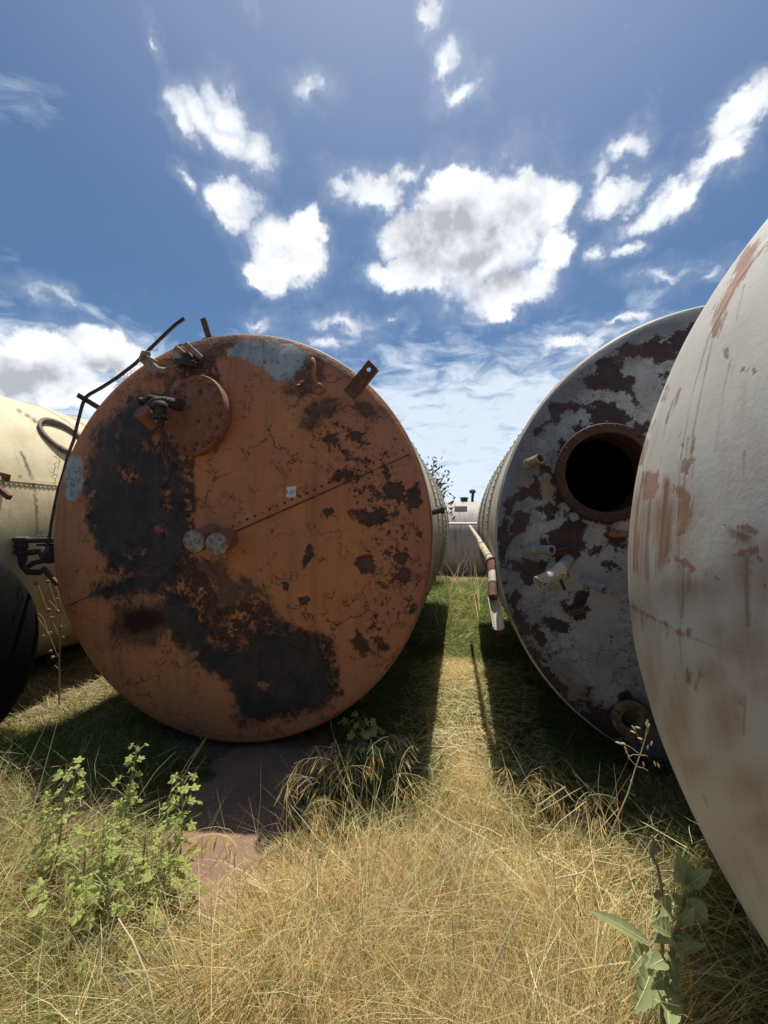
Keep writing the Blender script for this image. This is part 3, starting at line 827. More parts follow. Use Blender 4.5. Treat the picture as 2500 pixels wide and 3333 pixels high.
# clamp with pipe at the upper left of the end plate
p1 = oh(520, 1215)
mb = MB()
mb.bar(oh(482, 1172) + Vector((0, -.05, .0)), oh(535, 1222) + Vector((0, -.07, 0)), .062, .018, (0, 1, .3))
mb.bar(oh(480, 1180) + Vector((0, -.04, 0)), oh(512, 1168) + Vector((0, -.10, 0)), .030, .05, (0, 1, 0))
mb.bar(oh(512, 1185) + Vector((0, -.09, .01)), oh(548, 1205) + Vector((0, -.10, .01)), .022, .02, (0, 1, 0))
mb.lathe([(.03, 0), (.03, .05)], p1 + Vector((0, .0, 0)), (0, -1, 0), 12)
cl = mb.build('clamp', M_PALE, orange, bevel=.004)
mb = MB(); mb.tube([oh(528, 1212) + Vector((0, -.06, 0)), oh(546, 1217) + Vector((0, -.07, 0)), oh(566, 1220) + Vector((0, -.075, 0))], [.016, .019, .017], 12); mb.build('clamp_pin', M_PALE, cl)
mb = MB(); mb.tube([oh(466, 1227), oh(480, 1232) + Vector((0, -.05, 0)), oh(497, 1238) + Vector((0, -.06, 0))], .012, 10); mb.build('pipe_stub', M_PALE, orange)
# second cluster
mb = MB(); q = oh(612, 1160)
mb.lathe([(.045, -.02), (.045, .02), (.03, .03), (.03, .06), (.001, .06)], oh(622, 1172), (0, -1, 0), 16)
mb.bar(oh(585, 1182) + Vector((0, -.03, 0)), oh(650, 1195) + Vector((0, -.05, 0)), .035, .04, (0, 1, 0))
cl2 = mb.build('clamp', M_DARK, orange, bevel=.004)
for (xa, ya, xb, yb) in ((618, 1168, 600, 1148), (655, 1165, 633, 1137)):
    mb = MB(); mb.tube([oh(xa, ya), oh((xa + xb) / 2, (ya + yb) / 2) + Vector((0, -.06, .0)), oh(xb, yb) + Vector((0, -.09, 0))], [.017, .018, .017], 12)
    mb.build('clamp_pin', M_PALE, cl2)
# lugs on top and side
mb = MB(); mb.bar(at(684, 1112, 2.60), at(661, 1036, 2.60), .040, .010, (0, 1, 0)); mb.bar(at(664, 1110, 2.58), at(704, 1104, 2.58), .03, .03, (0, 1, 0)); mb.build('lug', M_RUST, orange, bevel=.002)
mb = MB(); mb.bar(at(588, 1142, 2.56), at(587, 1122, 2.56), .05, .012, (0, 1, 0)); mb.build('lug', M_RUST, orange)
a0 = oh(1135, 1285); b0 = at(1206, 1196, a0.y - .06)
# angle bar with a hole near its tip
ax = (Vector(b0) - a0); Ln = ax.length; ax.normalize(); nrmv = Vector((0.15, -1, 0)).normalized(); sx = ax.cross(nrmv).normalized()
bmv = MB(); hw = .037
hole_n = 16; hc = a0 + ax * (Ln * .93)
ring = [hc + (ax * math.cos(2 * PI * k / hole_n) + sx * math.sin(2 * PI * k / hole_n)) * .013 for k in range(hole_n)]
outer = []
for k in range(hole_n):
    ca, sa = math.cos(2 * PI * k / hole_n), math.sin(2 * PI * k / hole_n); s_ = max(abs(ca), abs(sa))
    outer.append(hc + (ax * ca + sx * sa) * hw / s_)
Vv = []; Ff = []
for dz in (0, -.007):
    Vv += [p_ + nrmv * dz for p_ in ring] + [p_ + nrmv * dz for p_ in outer]
n_ = hole_n
for k in range(n_):
    j = (k + 1) % n_
    Ff += [(k, j, n_ + j, n_ + k), (2 * n_ + k, 3 * n_ + k, 3 * n_ + j, 2 * n_ + j), (k, 2 * n_ + k, 2 * n_ + j, j), (n_ + k, n_ + j, 3 * n_ + j, 3 * n_ + k)]
bmv.add([tuple(v) for v in Vv], Ff)
bmv.bar(a0, hc - ax * hw, hw * 2, .007, nrmv)
bmv.bar(a0 + sx * hw - nrmv * .02, hc + ax * hw + sx * hw - nrmv * .02, .006, .04, nrmv)
bmv.build('angle_bracket', M_RUST, orange, smooth=False)
# hook shaped handle
mb = MB(); e = [oh(1020, 1196), oh(1022, 1186) + Vector((0, -.05, 0)), oh(1030, 1183) + Vector((0, -.07, 0)), oh(1037, 1196) + Vector((0, -.08, 0)), oh(1034, 1230) + Vector((0, -.075, 0)), oh(1036, 1262) + Vector((0, -.04, 0)), oh(1038, 1268)]
mb.tube(e, .012, 10); mb.lathe([(.036, -.01), (.036, .02), (.022, .03), (.001, .03)], oh(1038, 1268), (0, -1, 0), 12); mb.build('handle', M_ORP, orange)
# two blind nozzles
for (xe, ye, xb, yb, rr_, mt_) in ((631, 1763, 690, 1738, .064, M_LIME), (706, 1771, 745, 1752, .062, M_LIME)):
    pb = oh(xb, yb); pe_ = Vector(at(xe, ye, pb.y - .17)); axv = (pe_ - pb)
    mb = MB(); Lx = axv.length
    mb.lathe([(rr_ * .96, -.03), (rr_ * .96, Lx - .03), (rr_ * 1.04, Lx - .028), (rr_ * 1.04, Lx - .003), (rr_, Lx)], pb, axv, 32)
    nz = mb.build('blind_nozzle', M_ORP, orange)
    mb = MB(); mb.lathe([(rr_ * .99, Lx + .0005), (rr_ * .96, Lx + .006), (rr_ * .4, Lx + .010), (.001, Lx + .010)], pb, axv, 32); mb.build('cap', mt_, nz)
# peeling paint flakes standing off the plate
for (x, y, s_) in ((300, 1610, 26), (650, 1945, 18), (452, 1950, 30), (405, 1962, 18), (628, 2130, 34), (725, 1850, 16), (975, 1250, 20)):
    c0 = oh(x, y); n_ = 9; rr_ = s_ / 1427 * 2.4; vs = [c0 + Vector((0, -.012, 0))]
    for k in range(n_):
        a_ = 2 * PI * k / n_; q_ = rr_ * rnd.uniform(.35, 1.15) * (1.2 if k % 3 else .8)
        vs.append(c0 + Vector((math.cos(a_) * q_, -.004 - .03 * max(0, -math.sin(a_)) * rnd.uniform(.4, 1), math.sin(a_) * q_ * .8)))
    MB().add([tuple(v) for v in vs], [(0, 1 + (k + 1) % n_, 1 + k) for k in range(n_)]).build('paint_flake', M_ORP, head)
# sticker with handwriting
sp_ = oh(949, 1601); rx_, rz_ = 17 / 1427 * 2.42, 18.5 / 1427 * 2.42
mb = MB(); Vs = []
for j in range(7):
    for i in range(7):
        u, v = i / 6 * 2 - 1, j / 6 * 2 - 1
        Vs.append(tuple(sp_ + Vector((u * rx_ + .002 * v, -.004 - .002 * math.sin(3 * u + v), v * rz_ + .004 * u * (v > 0) + (.003 if (i in (0,) and j > 3) else 0)))))
mb.add(Vs, [(j * 7 + i, j * 7 + i + 1, (j + 1) * 7 + i + 1, (j + 1) * 7 + i) for j in range(6) for i in range(6)])
stk = mb.build('sticker', M_STICK, orange)
mb = MB()
STR = {'A': [[(0, 0), (.5, 1), (.9, 0)], [(.2, .4), (.75, .4)]], '-': [[(.1, .45), (.8, .5)]], '3': [[(.1, .95), (.7, .95), (.35, .6), (.75, .3), (.4, 0), (.05, .1)]],
       '1': [[(.4, 1.05), (.35, 0)]], '5': [[(.8, 1), (.25, .98), (.2, .6), (.7, .5), (.6, .05), (.1, .05)]]}
xo = -.88
for ch in 'A-315':
    for s_ in STR[ch]:
        pts = [sp_ + Vector(((xo + u * .32) * rx_, -.0075, (-.25 + v * .55 + xo * .08) * rz_)) for u, v in s_]
        mb.tube(pts, .0012, 5)
    xo += .36
mb.tube([sp_ + Vector((-.4 * rx_, -.0075, -.5 * rz_)), sp_ + Vector((.6 * rx_, -.0075, -.42 * rz_))], .0008, 5)
mb.build('handwriting', M_INK, stk)
# small lug on the right flank
mb = MB(); mb.tube([at(1398, 1668, 2.75), at(1436, 1659, 2.80)], .022, 10); mb.lathe([(.026, 0), (.030, .01), (.026, .02)], at(1436, 1659, 2.80), (1, .05, 0), 10)
mb.tube([at(1436, 1659, 2.80), at(1451, 1654, 2.9)], [.012, .009], 8); mb.build('side_nozzle', M_DARK, orange)
# bright conduit along lower right flank
# bent rail with chicken wire on the left
rail = [(600, 1036), (572, 1056), (540, 1086), (490, 1134), (440, 1184), (380, 1230), (330, 1262), (292, 1283), (276, 1296), (266, 1325), (252, 1380), (240, 1432), (222, 1480), (205, 1545), (188, 1600), (177, 1650), (168, 1700), (160, 1760), (146, 1800)]
rp = [Vector(at(x, y, 2.56 if y < 1450 else 2.60)) for x, y in rail]
mb = MB()
for k in range(len(rp) - 1): mb.bar(rp[k], rp[k + 1] + (rp[k + 1] - rp[k]).normalized() * .004, (.021 if k < 9 else .019), .010, (0, 1, 0))
rl = mb.build('handrail', M_DARK, orange)
mb = MB(); mb.bar(at(254, 1286, 2.57), at(330, 1332, 2.57), .032, .014, (0, 1, 0)); mb.build('rail_bracket', M_DARK, orange)
mb = MB()
def hexwire(x0, y0, x1, y1, nx, ny, wv):
    dx = np.array([x1 - x0, y1 - y0], float); L_ = np.hypot(*dx); dx /= L_; dy = np.array([-dx[1], dx[0]]) * (1 if wv > 0 else -1)
    cell = L_ / nx
    for j in range(ny):
        for i in range(nx):
            if rnd.random() < .28 + j * .12: continue
            o2 = (j % 2) * .5
            P_ = [np.array([x0, y0]) + dx * cell * (i + o2 + u) + dy * cell * (j * .8 + v) for u, v in ((0, 0), (.5, .3), (.5, .8), (1, 0))]
            j_ = lambda p_: Vector(at(p_[0] + rnd.uniform(-2, 2), p_[1] + rnd.uniform(-2, 2), 2.56 + rnd.uniform(-.01, .01)))
            mb.tube([j_(P_[0]), j_(P_[1]), j_(P_[2])], .0014, 4, cap=False); mb.tube([j_(P_[1]), j_(P_[3])], .0014, 4, cap=False)
hexwire(352, 1258, 500, 1130, 14, 2, 1); mb.build('wire_mesh', M_DARK, rl)
mb = MB(); hexwire(205, 1450, 180, 1580, 10, 2, 1); mb.build('wire_mesh', M_DARK, rl)
mb = MB(); hexwire(152, 1690, 134, 1745, 3, 1, 1); mb.build('wire_mesh', M_DARK, rl)
# pipe work sticking out at the left
Yp = 2.62
g = lambda x, y, d=0: Vector(at(x, y, Yp + d))
mb = MB(); mb.tube([g(218, 1758), g(150, 1757), g(62, 1760)], .021, 12); mb.tube([g(215, 1746, .03), g(125, 1748, .03)], .010, 8); mb.tube([g(212, 1772, .02), g(120, 1774, .02)], .008, 8)
pw = mb.build('pipework', M_DARK, orange)
mb = MB(); mb.lathe([(.034, -.07), (.05, -.06), (.05, -.035), (.036, -.03), (.044, .0), (.034, .03), (.048, .035), (.048, .055), (.03, .06)], g(70, 1778), (0, 0, -1), 16)
mb.tube([g(72, 1805), g(76, 1840), g(92, 1862), g(132, 1863)], [.03, .026, .022, .021], 12); mb.tube([g(80, 1800), g(105, 1798), g(130, 1795), g(160, 1800)], [.02, .022, .018, .018], 10)
mb.tube([g(95, 1842), g(110, 1832), g(145, 1825)], .018, 10)
mb.build('valve', M_DARK, pw)
mb = MB(); mb.lathe([(.02, 0), (.06, .01), (.065, .05), (.04, .06), (.03, .10)], g(178, 1805), (-1, 0, 0), 16); mb.build('flange', M_DARK, pw)
mb = MB(); mb.bar(g(140, 1848), g(186, 1902), .03, .02, (0, 1, 0)); mb.build('brace', M_RUST, pw)
mb = MB(); mb.bar(g(152, 1785), g(160, 1745), .02, .012, (0, 1, 0)); mb.build('brace', M_RUST, pw)

# ---- grey tank
GC = np.array([1.455, 2.546, 1.274]); GR = 1.25; GD = 0.12
grey = thing('storage_tank', (GC[0], GC[1], 0), 'grey storage tank with peeling paint, brown bare patches and an open round manhole', 'storage tank', 'old storage tanks lying in rows')
gp = lambda x, y: Vector(px_head(GC, GR, GD, x, y))
hc_ = gp(1966, 1541)
V, F = polar_head(GC, GR, GD, 300, 640, hole=(hc_.x, hc_.z, .212))
ghd = mesh('end_plate', V, F, M_GR, grey, autos=False)
P = to_px(V)[:, :2]
z5 = lambda pts: zz(2.37, 1600, 950, pts)
z6 = lambda pts: zz(2.37, 1600, 1700, pts)
peel = union(P, [z5([(1000, 450), (1090, 390), (1200, 400), (1290, 350), (1400, 370), (1480, 300), (1600, 220), (1600, 300), (1440, 480), (1340, 510), (1240, 510), (1170, 520), (1140, 490), (1010, 480)]),
    z5([(790, 600), (830, 540), (900, 510), (980, 500), (1010, 560), (1030, 640), (1100, 670), (1110, 720), (1080, 760), (1030, 740), (1000, 730), (960, 760), (880, 760), (800, 770), (770, 740), (790, 690), (740, 690), (640, 720), (620, 690), (680, 650), (760, 640)]),
    z5([(720, 880), (790, 830), (850, 810), (870, 850), (940, 860), (980, 900), (1040, 910), (1040, 950), (1100, 1000), (1210, 1000), (1180, 1120), (1060, 1060), (1060, 1000), (1000, 980), (940, 1030), (880, 1010), (800, 990), (780, 940), (710, 930)]),
    z5([(1080, 780), (1150, 770), (1160, 810), (1120, 840), (1090, 810)]), z5([(460, 890), (520, 870), (555, 900), (530, 960), (500, 1005), (460, 970)]),
    z5([(600, 870), (650, 870), (650, 910), (610, 910)]), z5([(600, 1080), (640, 1020), (690, 990), (700, 1040), (660, 1090)]), z5([(380, 1020), (440, 990), (450, 1030), (400, 1050), (350, 1060)]),
    z5([(390, 1340), (480, 1310), (500, 1400), (420, 1400), (390, 1390)]), z5([(290, 1530), (340, 1460), (360, 1540), (400, 1590), (330, 1610)]),
    z5([(110, 1640), (150, 1560), (260, 1510), (280, 1560), (200, 1600), (130, 1670)]), z5([(220, 1670), (290, 1690), (300, 1740), (260, 1810), (200, 1860), (110, 2014), (90, 1920), (160, 1850), (190, 1760)]),
    z5([(370, 1680), (430, 1640), (500, 1680), (480, 1740), (440, 1760), (380, 1730)]), z5([(600, 1760), (680, 1740), (750, 1780), (740, 1840), (690, 1960), (640, 2040), (400, 2010), (400, 1920), (480, 1880), (550, 1800)]),
    z5([(900, 1840), (1040, 1870), (1030, 1980), (950, 2000), (900, 1940)]), z5([(1290, 640), (1350, 630), (1330, 720), (1290, 680)]),
    z6([(150, 300), (300, 290), (420, 310), (430, 360), (380, 420), (290, 480), (200, 410)]), z6([(400, 130), (560, 0), (750, 0), (700, 150), (600, 270), (500, 280), (450, 200)]),
    z6([(890, 330), (970, 310), (970, 350), (930, 400), (880, 380)]), z6([(570, 620), (640, 570), (740, 540), (740, 600), (740, 690), (640, 740), (570, 700)]),
    z6([(410, 760), (500, 730), (560, 770), (530, 850), (460, 860), (420, 810)]), z6([(790, 200), (840, 190), (830, 240), (790, 240)]), z6([(340, 830), (400, 850), (440, 920), (400, 960), (360, 900)]),
    z6([(1010, 1290), (1110, 1350), (1160, 1450), (1100, 1560), (900, 1660), (760, 1600), (560, 1420), (520, 1320), (640, 1400), (800, 1490), (900, 1480), (940, 1380)]),
    z6([(60, 60), (100, 0), (110, 120), (130, 300), (90, 400), (60, 300)]), z6([(130, 600), (190, 590), (230, 760), (300, 930), (420, 1140), (560, 1300), (480, 1290), (330, 1080), (220, 880), (150, 700)])],
    [(1966, 1541, 172, 160)])
rad = np.hypot(V[:, 0] - GC[0], V[:, 2] - GC[2]) / GR
rim_ = np.clip((rad - .86) * 7, 0, 1) * np.clip((GC[2] + .3 - V[:, 2]) * 2, 0, 1) + 0.25 * np.clip((GC[2] - V[:, 2] - .2) * 2, 0, 1)
och = union(P, [], [(1700, 1560, 50, 30), (1745, 1560, 40, 60), (1870, 1255, 50, 20), (1895, 2270, 120, 30, .7), (1780, 1580, 40, 70)])
dull = np.clip((rad - .80) * 7, 0, 1.3)
for nme, val in (('dull', dull), ('peel', peel), ('rim', rim_), ('ochre', och)): vattr(ghd, nme, val)
V, F = shell_mesh(GC, GR, 3.10, (0.02, 0.80, 1.55, 2.35), rear=0.30)
mb = MB().add(V, F.tolist()); rivet_ring(mb, GC, GR, 2.60, 190, .011)
for yy in (3.37, 4.12, 4.92): rivet_ring(mb, GC, GR + .012, yy, 150, .012)
gsh = mb.build('shell', M_OLDSH, grey, autos=False); vattr(gsh, 'mark', np.full(len(gsh.data.vertices), -2.0))
# inner lining so that the opening looks into a dark tank
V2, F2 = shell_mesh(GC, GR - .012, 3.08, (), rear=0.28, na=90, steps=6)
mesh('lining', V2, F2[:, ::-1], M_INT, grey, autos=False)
mb = MB()
fy = hc_.y
ri, ro = .204, .254
mb.lathe([(ri, .16), (ri, -.055), (ri + .004, -.060), (ro - .004, -.060), (ro, -.055), (ro, -.038), (ri + .030, -.036), (ri + .030, .16)], (hc_.x, fy, hc_.z), (0, 1, 0), 72, closed=True)
fl_ = mb.build('manhole_flange', M_MAR, grey)
b0_ = None
for k in range(22):
    an_ = 2 * PI * k / 22; p = Vector((hc_.x + math.cos(an_) * .236, fy - .060, hc_.z + math.sin(an_) * .236))
    if b0_ is None:
        q_ = MB(); q_.lathe([(.0085, .002), (.0085, -.007), (.006, -.009), (.0006, -.0095)], (0, 0, 0), (0, 1, 0), 6); b0_ = q_.build('bolt', M_MAR, None); bb = b0_
    else: bb = b0_.copy(); COL.objects.link(bb)
    bb.parent = fl_; bb.location = p - base_of(fl_)
stub(1722, 1508, .026, .11, (.45, -1, .12), M_PALE, par=grey, H=gp)
# white elbow pipe
pa = gp(1848, 1822); pb_ = Vector(at(1822, 1862, pa.y - .13)); pc = Vector(at(1752, 1900, pa.y - .17))
mb = MB(); mb.tube([pa, pa + (pb_ - pa) * .6, pb_], [.032, .032, .034], 20); el = mb.build('pipe_elbow', M_GPIPE, grey)
mb = MB(); ax = (pc - pb_)
mb.lathe([(.026, -.03), (.045, -.02), (.045, .0), (.034, .012), (.036, ax.length - .02), (.039, ax.length - .018), (.039, ax.length), (.029, ax.length), (.029, .03), (.001, .03)], pb_, ax, 26); mb.build('pipe_mouth', M_CRM, el)
mb = MB(); mb.bar(Vector(at(1812, 1858, pa.y - .15)), Vector(at(1838, 1920, pa.y - .06)), .016, .010, (0, 1, 0)); mb.build('strap', M_RUST, el)
stub(1905, 1888, .022, .13, (.55, -1, -.32), M_GPIPE, par=grey, H=gp)
stub(1745, 1786, .024, .12, (.6, -1, .0), M_GPIPE, par=grey, H=gp)
for (xa, ya, xb, yb) in ((1850, 1986, 1900, 1972), (1793, 1792, 1846, 1780)):
    mb = MB(); A_, B_ = gp(xa, ya), gp(xb, yb); mb.bar(A_ + Vector((0, -.03, 0)), B_ + Vector((0, -.03, 0)), .06, .007, (0, 0, 1)); mb.bar(A_ + Vector((0, -.005, -.018)), B_ + Vector((0, -.005, -.018)), .01, .035, (0, 0, 1))
    mb.build('lug', M_RUST, grey, bevel=.002)
stub(2000, 1738, .016, .17, (.75, -.9, .0), M_ORP, par=grey, H=gp)
lf = gp(2034, 2318)
mb = MB(); mb.lathe([(.060, .0), (.060, -.06), (.088, -.062), (.090, -.085), (.046, -.088), (.044, -.02), (.001, -.02)], lf, (0, 1, 0), 40)
dfl = mb.build('drain_flange', mat_simple('rusty_cream_flange', (0.26, 0.18, 0.09), (0.12, 0.06, 0.035), .8, 22, .7), grey)
b0_ = None
for k in range(8):
    an_ = 2 * PI * k / 8 + .3; p = lf + Vector((math.cos(an_) * .068, -.086, math.sin(an_) * .068))
    if b0_ is None:
        q_ = MB(); q_.lathe([(.009, .002), (.009, -.010), (.0006, -.011)], (0, 0, 0), (0, 1, 0), 6); b0_ = q_.build('bolt', M_RUST, None); bb = b0_
    else: bb = b0_.copy(); COL.objects.link(bb)
    bb.parent = dfl; bb.location = p - base_of(dfl)
mb = MB(); mb.tube([gp(1668, 1452) + Vector((-.02, .03, 0)), Vector(at(1672, 1455, 2.56)) + Vector((-.02, .04, .01))], .008, 8); 
mb = MB(); mb.bar(at(1675, 1457, 2.62), at(1688, 1452, 2.62), .018, .018, (0, 1, 0)); mb.build('lug', M_PALE, grey)
# cut pipe running along the flank of the grey tank
PX = [(1560, 1757, 3.60), (1568, 1776, 3.30), (1592, 1815, 2.95), (1602, 1834, 2.82)]
pp = [Vector(at(*q)) for q in PX]
mb = MB(); mb.tube([pp[0] + Vector((-.04, 1.5, .10)), pp[0], pp[1]], [.016, .018, .02], 12); mb.tube([pp[1], pp[2], pp[3]], .026, 14)
for q_ in (pp[1], pp[2], pp[3] * .6 + pp[2] * .4): mb.lathe([(.027, -.008), (.031, -.006), (.031, .006), (.027, .008)], q_, pp[3] - pp[2], 14)
fp = mb.build('flank_pipe', M_CRM, grey)
e1 = Vector(at(1605, 1842, 2.78)); e2 = Vector(at(1604, 1900, 2.66)); e3 = Vector(at(1605, 1945, 2.58)); e4 = Vector(at(1623, 2042, 2.44))
mb = MB(); mb.lathe([(.03, -.03), (.045, -.02), (.045, .0), (.034, .01)], pp[3], pp[2] - pp[3], 16); mb.tube([pp[3], e1, e1 * .6 + e2 * .4], [.036, .038, .030], 14); mb.build('pipe_coupling', M_RUST, fp)
mb = MB(); mb.tube([e1 * .6 + e2 * .4, e2], .029, 16); mb.build('pipe_sleeve', M_CRM, fp)
mb = MB(); mb.tube([e2, e3], [.027, .028], 16); mb.build('pipe_coupling', M_RUST, fp)
# open gutter-like cut half
d_ = (e4 - e3); dn_ = d_.normalized(); s_ = dn_.cross(Vector((0, 1, 0))).normalized(); u_ = s_.cross(dn_)
Vv = []; Ff = []; nn_ = 15
for i in range(6):
    c0 = e3 + d_ * i / 5
    for k in range(nn_):
        a_ = math.radians(-20 + 220 * k / (nn_ - 1)) + PI
        for r_ in (.032, .026): Vv.append(tuple(c0 + (s_ * math.cos(a_) - u_ * math.sin(a_)) * r_))
for i in range(5):
    for k in range(nn_ - 1):
        b1, b2 = (i * nn_ + k) * 2, ((i + 1) * nn_ + k) * 2
        Ff += [(b1, b1 + 2, b2 + 2, b2), (b1 + 1, b2 + 1, b2 + 3, b1 + 3)]
    for k in (0, nn_ - 1):
        b1, b2 = (i * nn_ + k) * 2, ((i + 1) * nn_ + k) * 2; Ff.append((b1, b2, b2 + 1, b1 + 1))
for i in (0, 5):
    for k in range(nn_ - 1):
        b1 = (i * nn_ + k) * 2; Ff.append((b1, b1 + 1, b1 + 3, b1 + 2))
mb = MB().add(Vv, Ff); mb.build('cut_pipe_end', M_CRM, fp)
mb = MB(); mb.bar(Vector(at(1590, 1802, 2.96)), Vector(at(1618, 1808, 2.96)), .012, .02, (0, 1, 0)); mb.bar(Vector(at(1596, 1826, 2.86)), Vector(at(1640, 1860, 2.9)), .015, .02, (0, 1, 0)); mb.build('pipe_support', M_RUST, fp)

# ---- white tank lying across, its domed end towards the gap
WC = np.array([1.306, 1.067, 1.209]); WA, WR = .844, 1.207
white = thing('storage_tank', (WC[0] + .4, WC[1], 0), 'large white domed tank with rust streaks, in front of the grey tank', 'storage tank', 'old storage tanks lying in rows')
nr, na = 340, 760
th = np.linspace(0.0015, PI / 2, nr); ph = np.linspace(0, 2 * PI, na, endpoint=False)
T, A = np.meshgrid(th, ph, indexing='ij')
V = np.stack([(WC[0] - WA * np.cos(T)).ravel(), (WC[1] + WR * np.sin(T) * np.cos(A)).ravel(), (WC[2] + WR * np.sin(T) * np.sin(A)).ravel()], -1)
d = (fbm(V * 1.8, 3, 21) - .5) * .026
N_ = (V - WC) / np.array([WA, WR, WR]) ** 2; N_ /= np.linalg.norm(N_, axis=1)[:, None]
V = V + N_ * d[:, None] 
i, j = np.meshgrid(np.arange(nr - 1), np.arange(na), indexing='ij'); j2 = (j + 1) % na
F = np.stack([(i * na + j).ravel(), (i * na + j2).ravel(), ((i + 1) * na + j2).ravel(), ((i + 1) * na + j).ravel()], -1)
whd = mesh('domed_end', V, F, M_WH, white, autos=False)
P3 = to_px(V); P = P3[:, :2]; P[P3[:, 2] < .1] = (9999, 9999)
zw = lambda pts: zz(2.212, 1900, 700, pts)
zx = lambda pts: zz(2.212, 1950, 1600, pts)
rust = union(P, [zw([(1180, 215), (1275, 180), (1285, 190), (1250, 240), (1200, 350), (1130, 480), (1060, 620), (1000, 740), (965, 880), (920, 900), (915, 800), (945, 690), (1020, 560), (1090, 450), (1100, 350)]),
    zw([(430, 1860), (545, 1850), (550, 1930), (520, 2000), (480, 2060), (410, 2060), (425, 1950)]), zw([(640, 1930), (700, 1950), (770, 2000), (790, 2040), (782, 2170), (740, 2300), (660, 2330), (680, 2240), (720, 2180), (700, 2060), (640, 1980)]),
    zw([(395, 1790), (420, 1680), (455, 1610), (465, 1640), (440, 1720), (430, 1810)]), zw([(460, 1560), (515, 1490), (500, 1520), (470, 1570)]),
    zw([(725, 1770), (815, 1755), (810, 1775), (760, 1790), (735, 1850), (715, 1850)]), zw([(990, 960), (1040, 965), (1060, 1040), (1040, 1050), (1000, 1020)])],
    [zw([(755, 1600)])[0] + (5, 12), zw([(795, 1630)])[0] + (4, 14, .2), zw([(600, 1255)])[0] + (8, 6), zw([(715, 1660)])[0] + (5, 9), zw([(1195, 1120)])[0] + (9, 4), zx([(650, 1330)])[0] + (7, 12, .4), zx([(705, 1390)])[0] + (6, 16, .3),
     zx([(545, 1360)])[0] + (5, 8), zx([(640, 1020)])[0] + (6, 9)],
    [(zx([(205, 805), (300, 868), (400, 918), (500, 962), (582, 1020)]), 5), (zx([(545, 470), (570, 500), (640, 520), (670, 555)]), 4), (zx([(740, 567), (800, 580), (860, 628)]), 3), (zx([(905, 240), (1010, 255), (1130, 292)]), 5),
     (zx([(980, 462), (1060, 430), (1130, 410), (1100, 452)]), 7), (zw([(1327, 225), (1230, 320), (1180, 370)]), 4), (zw([(690, 1260), (640, 1370), (590, 1490)]), 3), (zw([(615, 1235), (575, 1330)]), 2.5),
     (zx([(1130, 470), (1217, 510)]), 1.5), (zx([(480, 515), (500, 505)]), 2.5)])
strk = union(P, [zw([(400, 1850), (560, 1860), (700, 1950), (790, 2060), (780, 2212), (700, 2330), (300, 2330), (360, 2000)]), zx([(200, 0), (650, 0), (640, 180), (480, 520), (380, 660), (200, 560), (190, 300)]), zx([(920, 260), (1130, 300), (1110, 400), (960, 330)])])
lines = []
for (x0, y0, x1, y1, n_, lo, hi) in ((1980 + 65, 1965, 2215, 2062, 18, 20, 75), (2195, 1812, 2250, 1850, 5, 20, 60), (2290, 1855, 2338, 1882, 3, 12, 40), (2365, 1712, 2462, 1732, 9, 15, 60), (2395, 1810, 2460, 1795, 6, 60, 190)):
    for k in range(n_):
        u = (k + rnd.random() * .6) / n_; x = x0 + (x1 - x0) * u; y = y0 + (y1 - y0) * u; L_ = rnd.uniform(lo, hi)
        lines.append(([(x, y), (x + rnd.uniform(-2, 3), y + L_)], rnd.uniform(1, 3)))
lines += [(zw([(930, 890), (880, 1120), (830, 1350), (790, 1560), (770, 1700)]), 4), (zw([(1060, 1040), (1020, 1200), (985, 1420), (950, 1700)]), 3), (zw([(1080, 1080), (1060, 1200)]), 2), (zw([(745, 1800), (720, 1960)]), 5), (zw([(790, 1780), (780, 1900)]), 3),
          (zw([(1160, 500), (1120, 650), (1100, 760)]), 3), (zw([(750, 1600), (735, 1760)]), 3), (zw([(590, 1490), (570, 1640)]), 2), (zx([(605, 500), (600, 900)]), 7), (zx([(640, 530), (640, 720)]), 3), (zx([(800, 210), (800, 380)]), 1.5),
          (zx([(1060, 460), (1070, 960)]), 9), (zx([(580, 1030), (590, 1240)]), 3), (zx([(1050, 1480), (1040, 1760)]), 5), (zw([(1155, 1700), (1150, 1900)]), 4), (zw([(700, 1560), (690, 1600)]), 3), (zw([(560, 1740), (555, 1800)]), 3)]
drip = union(P, [], [], lines) * 4
stain = union(P, [], [zx([(860, 1010)])[0] + (38, 34), zx([(1020, 1130)])[0] + (95, 60, .2), zx([(1150, 1400)])[0] + (50, 40), zx([(1000, 1500)])[0] + (48, 40), zx([(980, 1640)])[0] + (40, 60), zx([(480, 160)])[0] + (100, 80), zx([(1050, 620)])[0] + (40, 80),
                      (2480, 2680, 60, 45), (2400, 2790, 30, 80, -.5), (2360, 2860, 20, 60, -.5), (2440, 2100, 60, 120), zx([(700, 700)])[0] + (120, 50), zx([(780, 1300)])[0] + (60, 60), (2270, 2500, 60, 40), (2110, 2250, 30, 120), (2085, 1900, 30, 130), (2180, 1750, 60, 90), (2360, 2330, 60, 90), (2440, 2560, 70, 60), (2200, 2330, 40, 90), (2480, 1900, 40, 90)]) * 1.0
seamv = union(P, [], [], [([(2030, 1958), (2120, 2005), (2215, 2062), (2330, 2105), (2500, 2150)], 3), ([(2500, 780), (2400, 915), (2310, 1085), (2250, 1280), (2212, 1500), (2205, 1700), (2218, 2060)], 2.5)])
for nme, val in (('seam', seamv), ('rust', rust), ('streaky', strk), ('drip', drip), ('stain', stain)): vattr(whd, nme, val)
xsx = np.linspace(WC[0], WC[0] + 4.2, 22); an = np.linspace(0, 2 * PI, 120, endpoint=False)
X, A = np.meshgrid(xsx, an, indexing='ij')
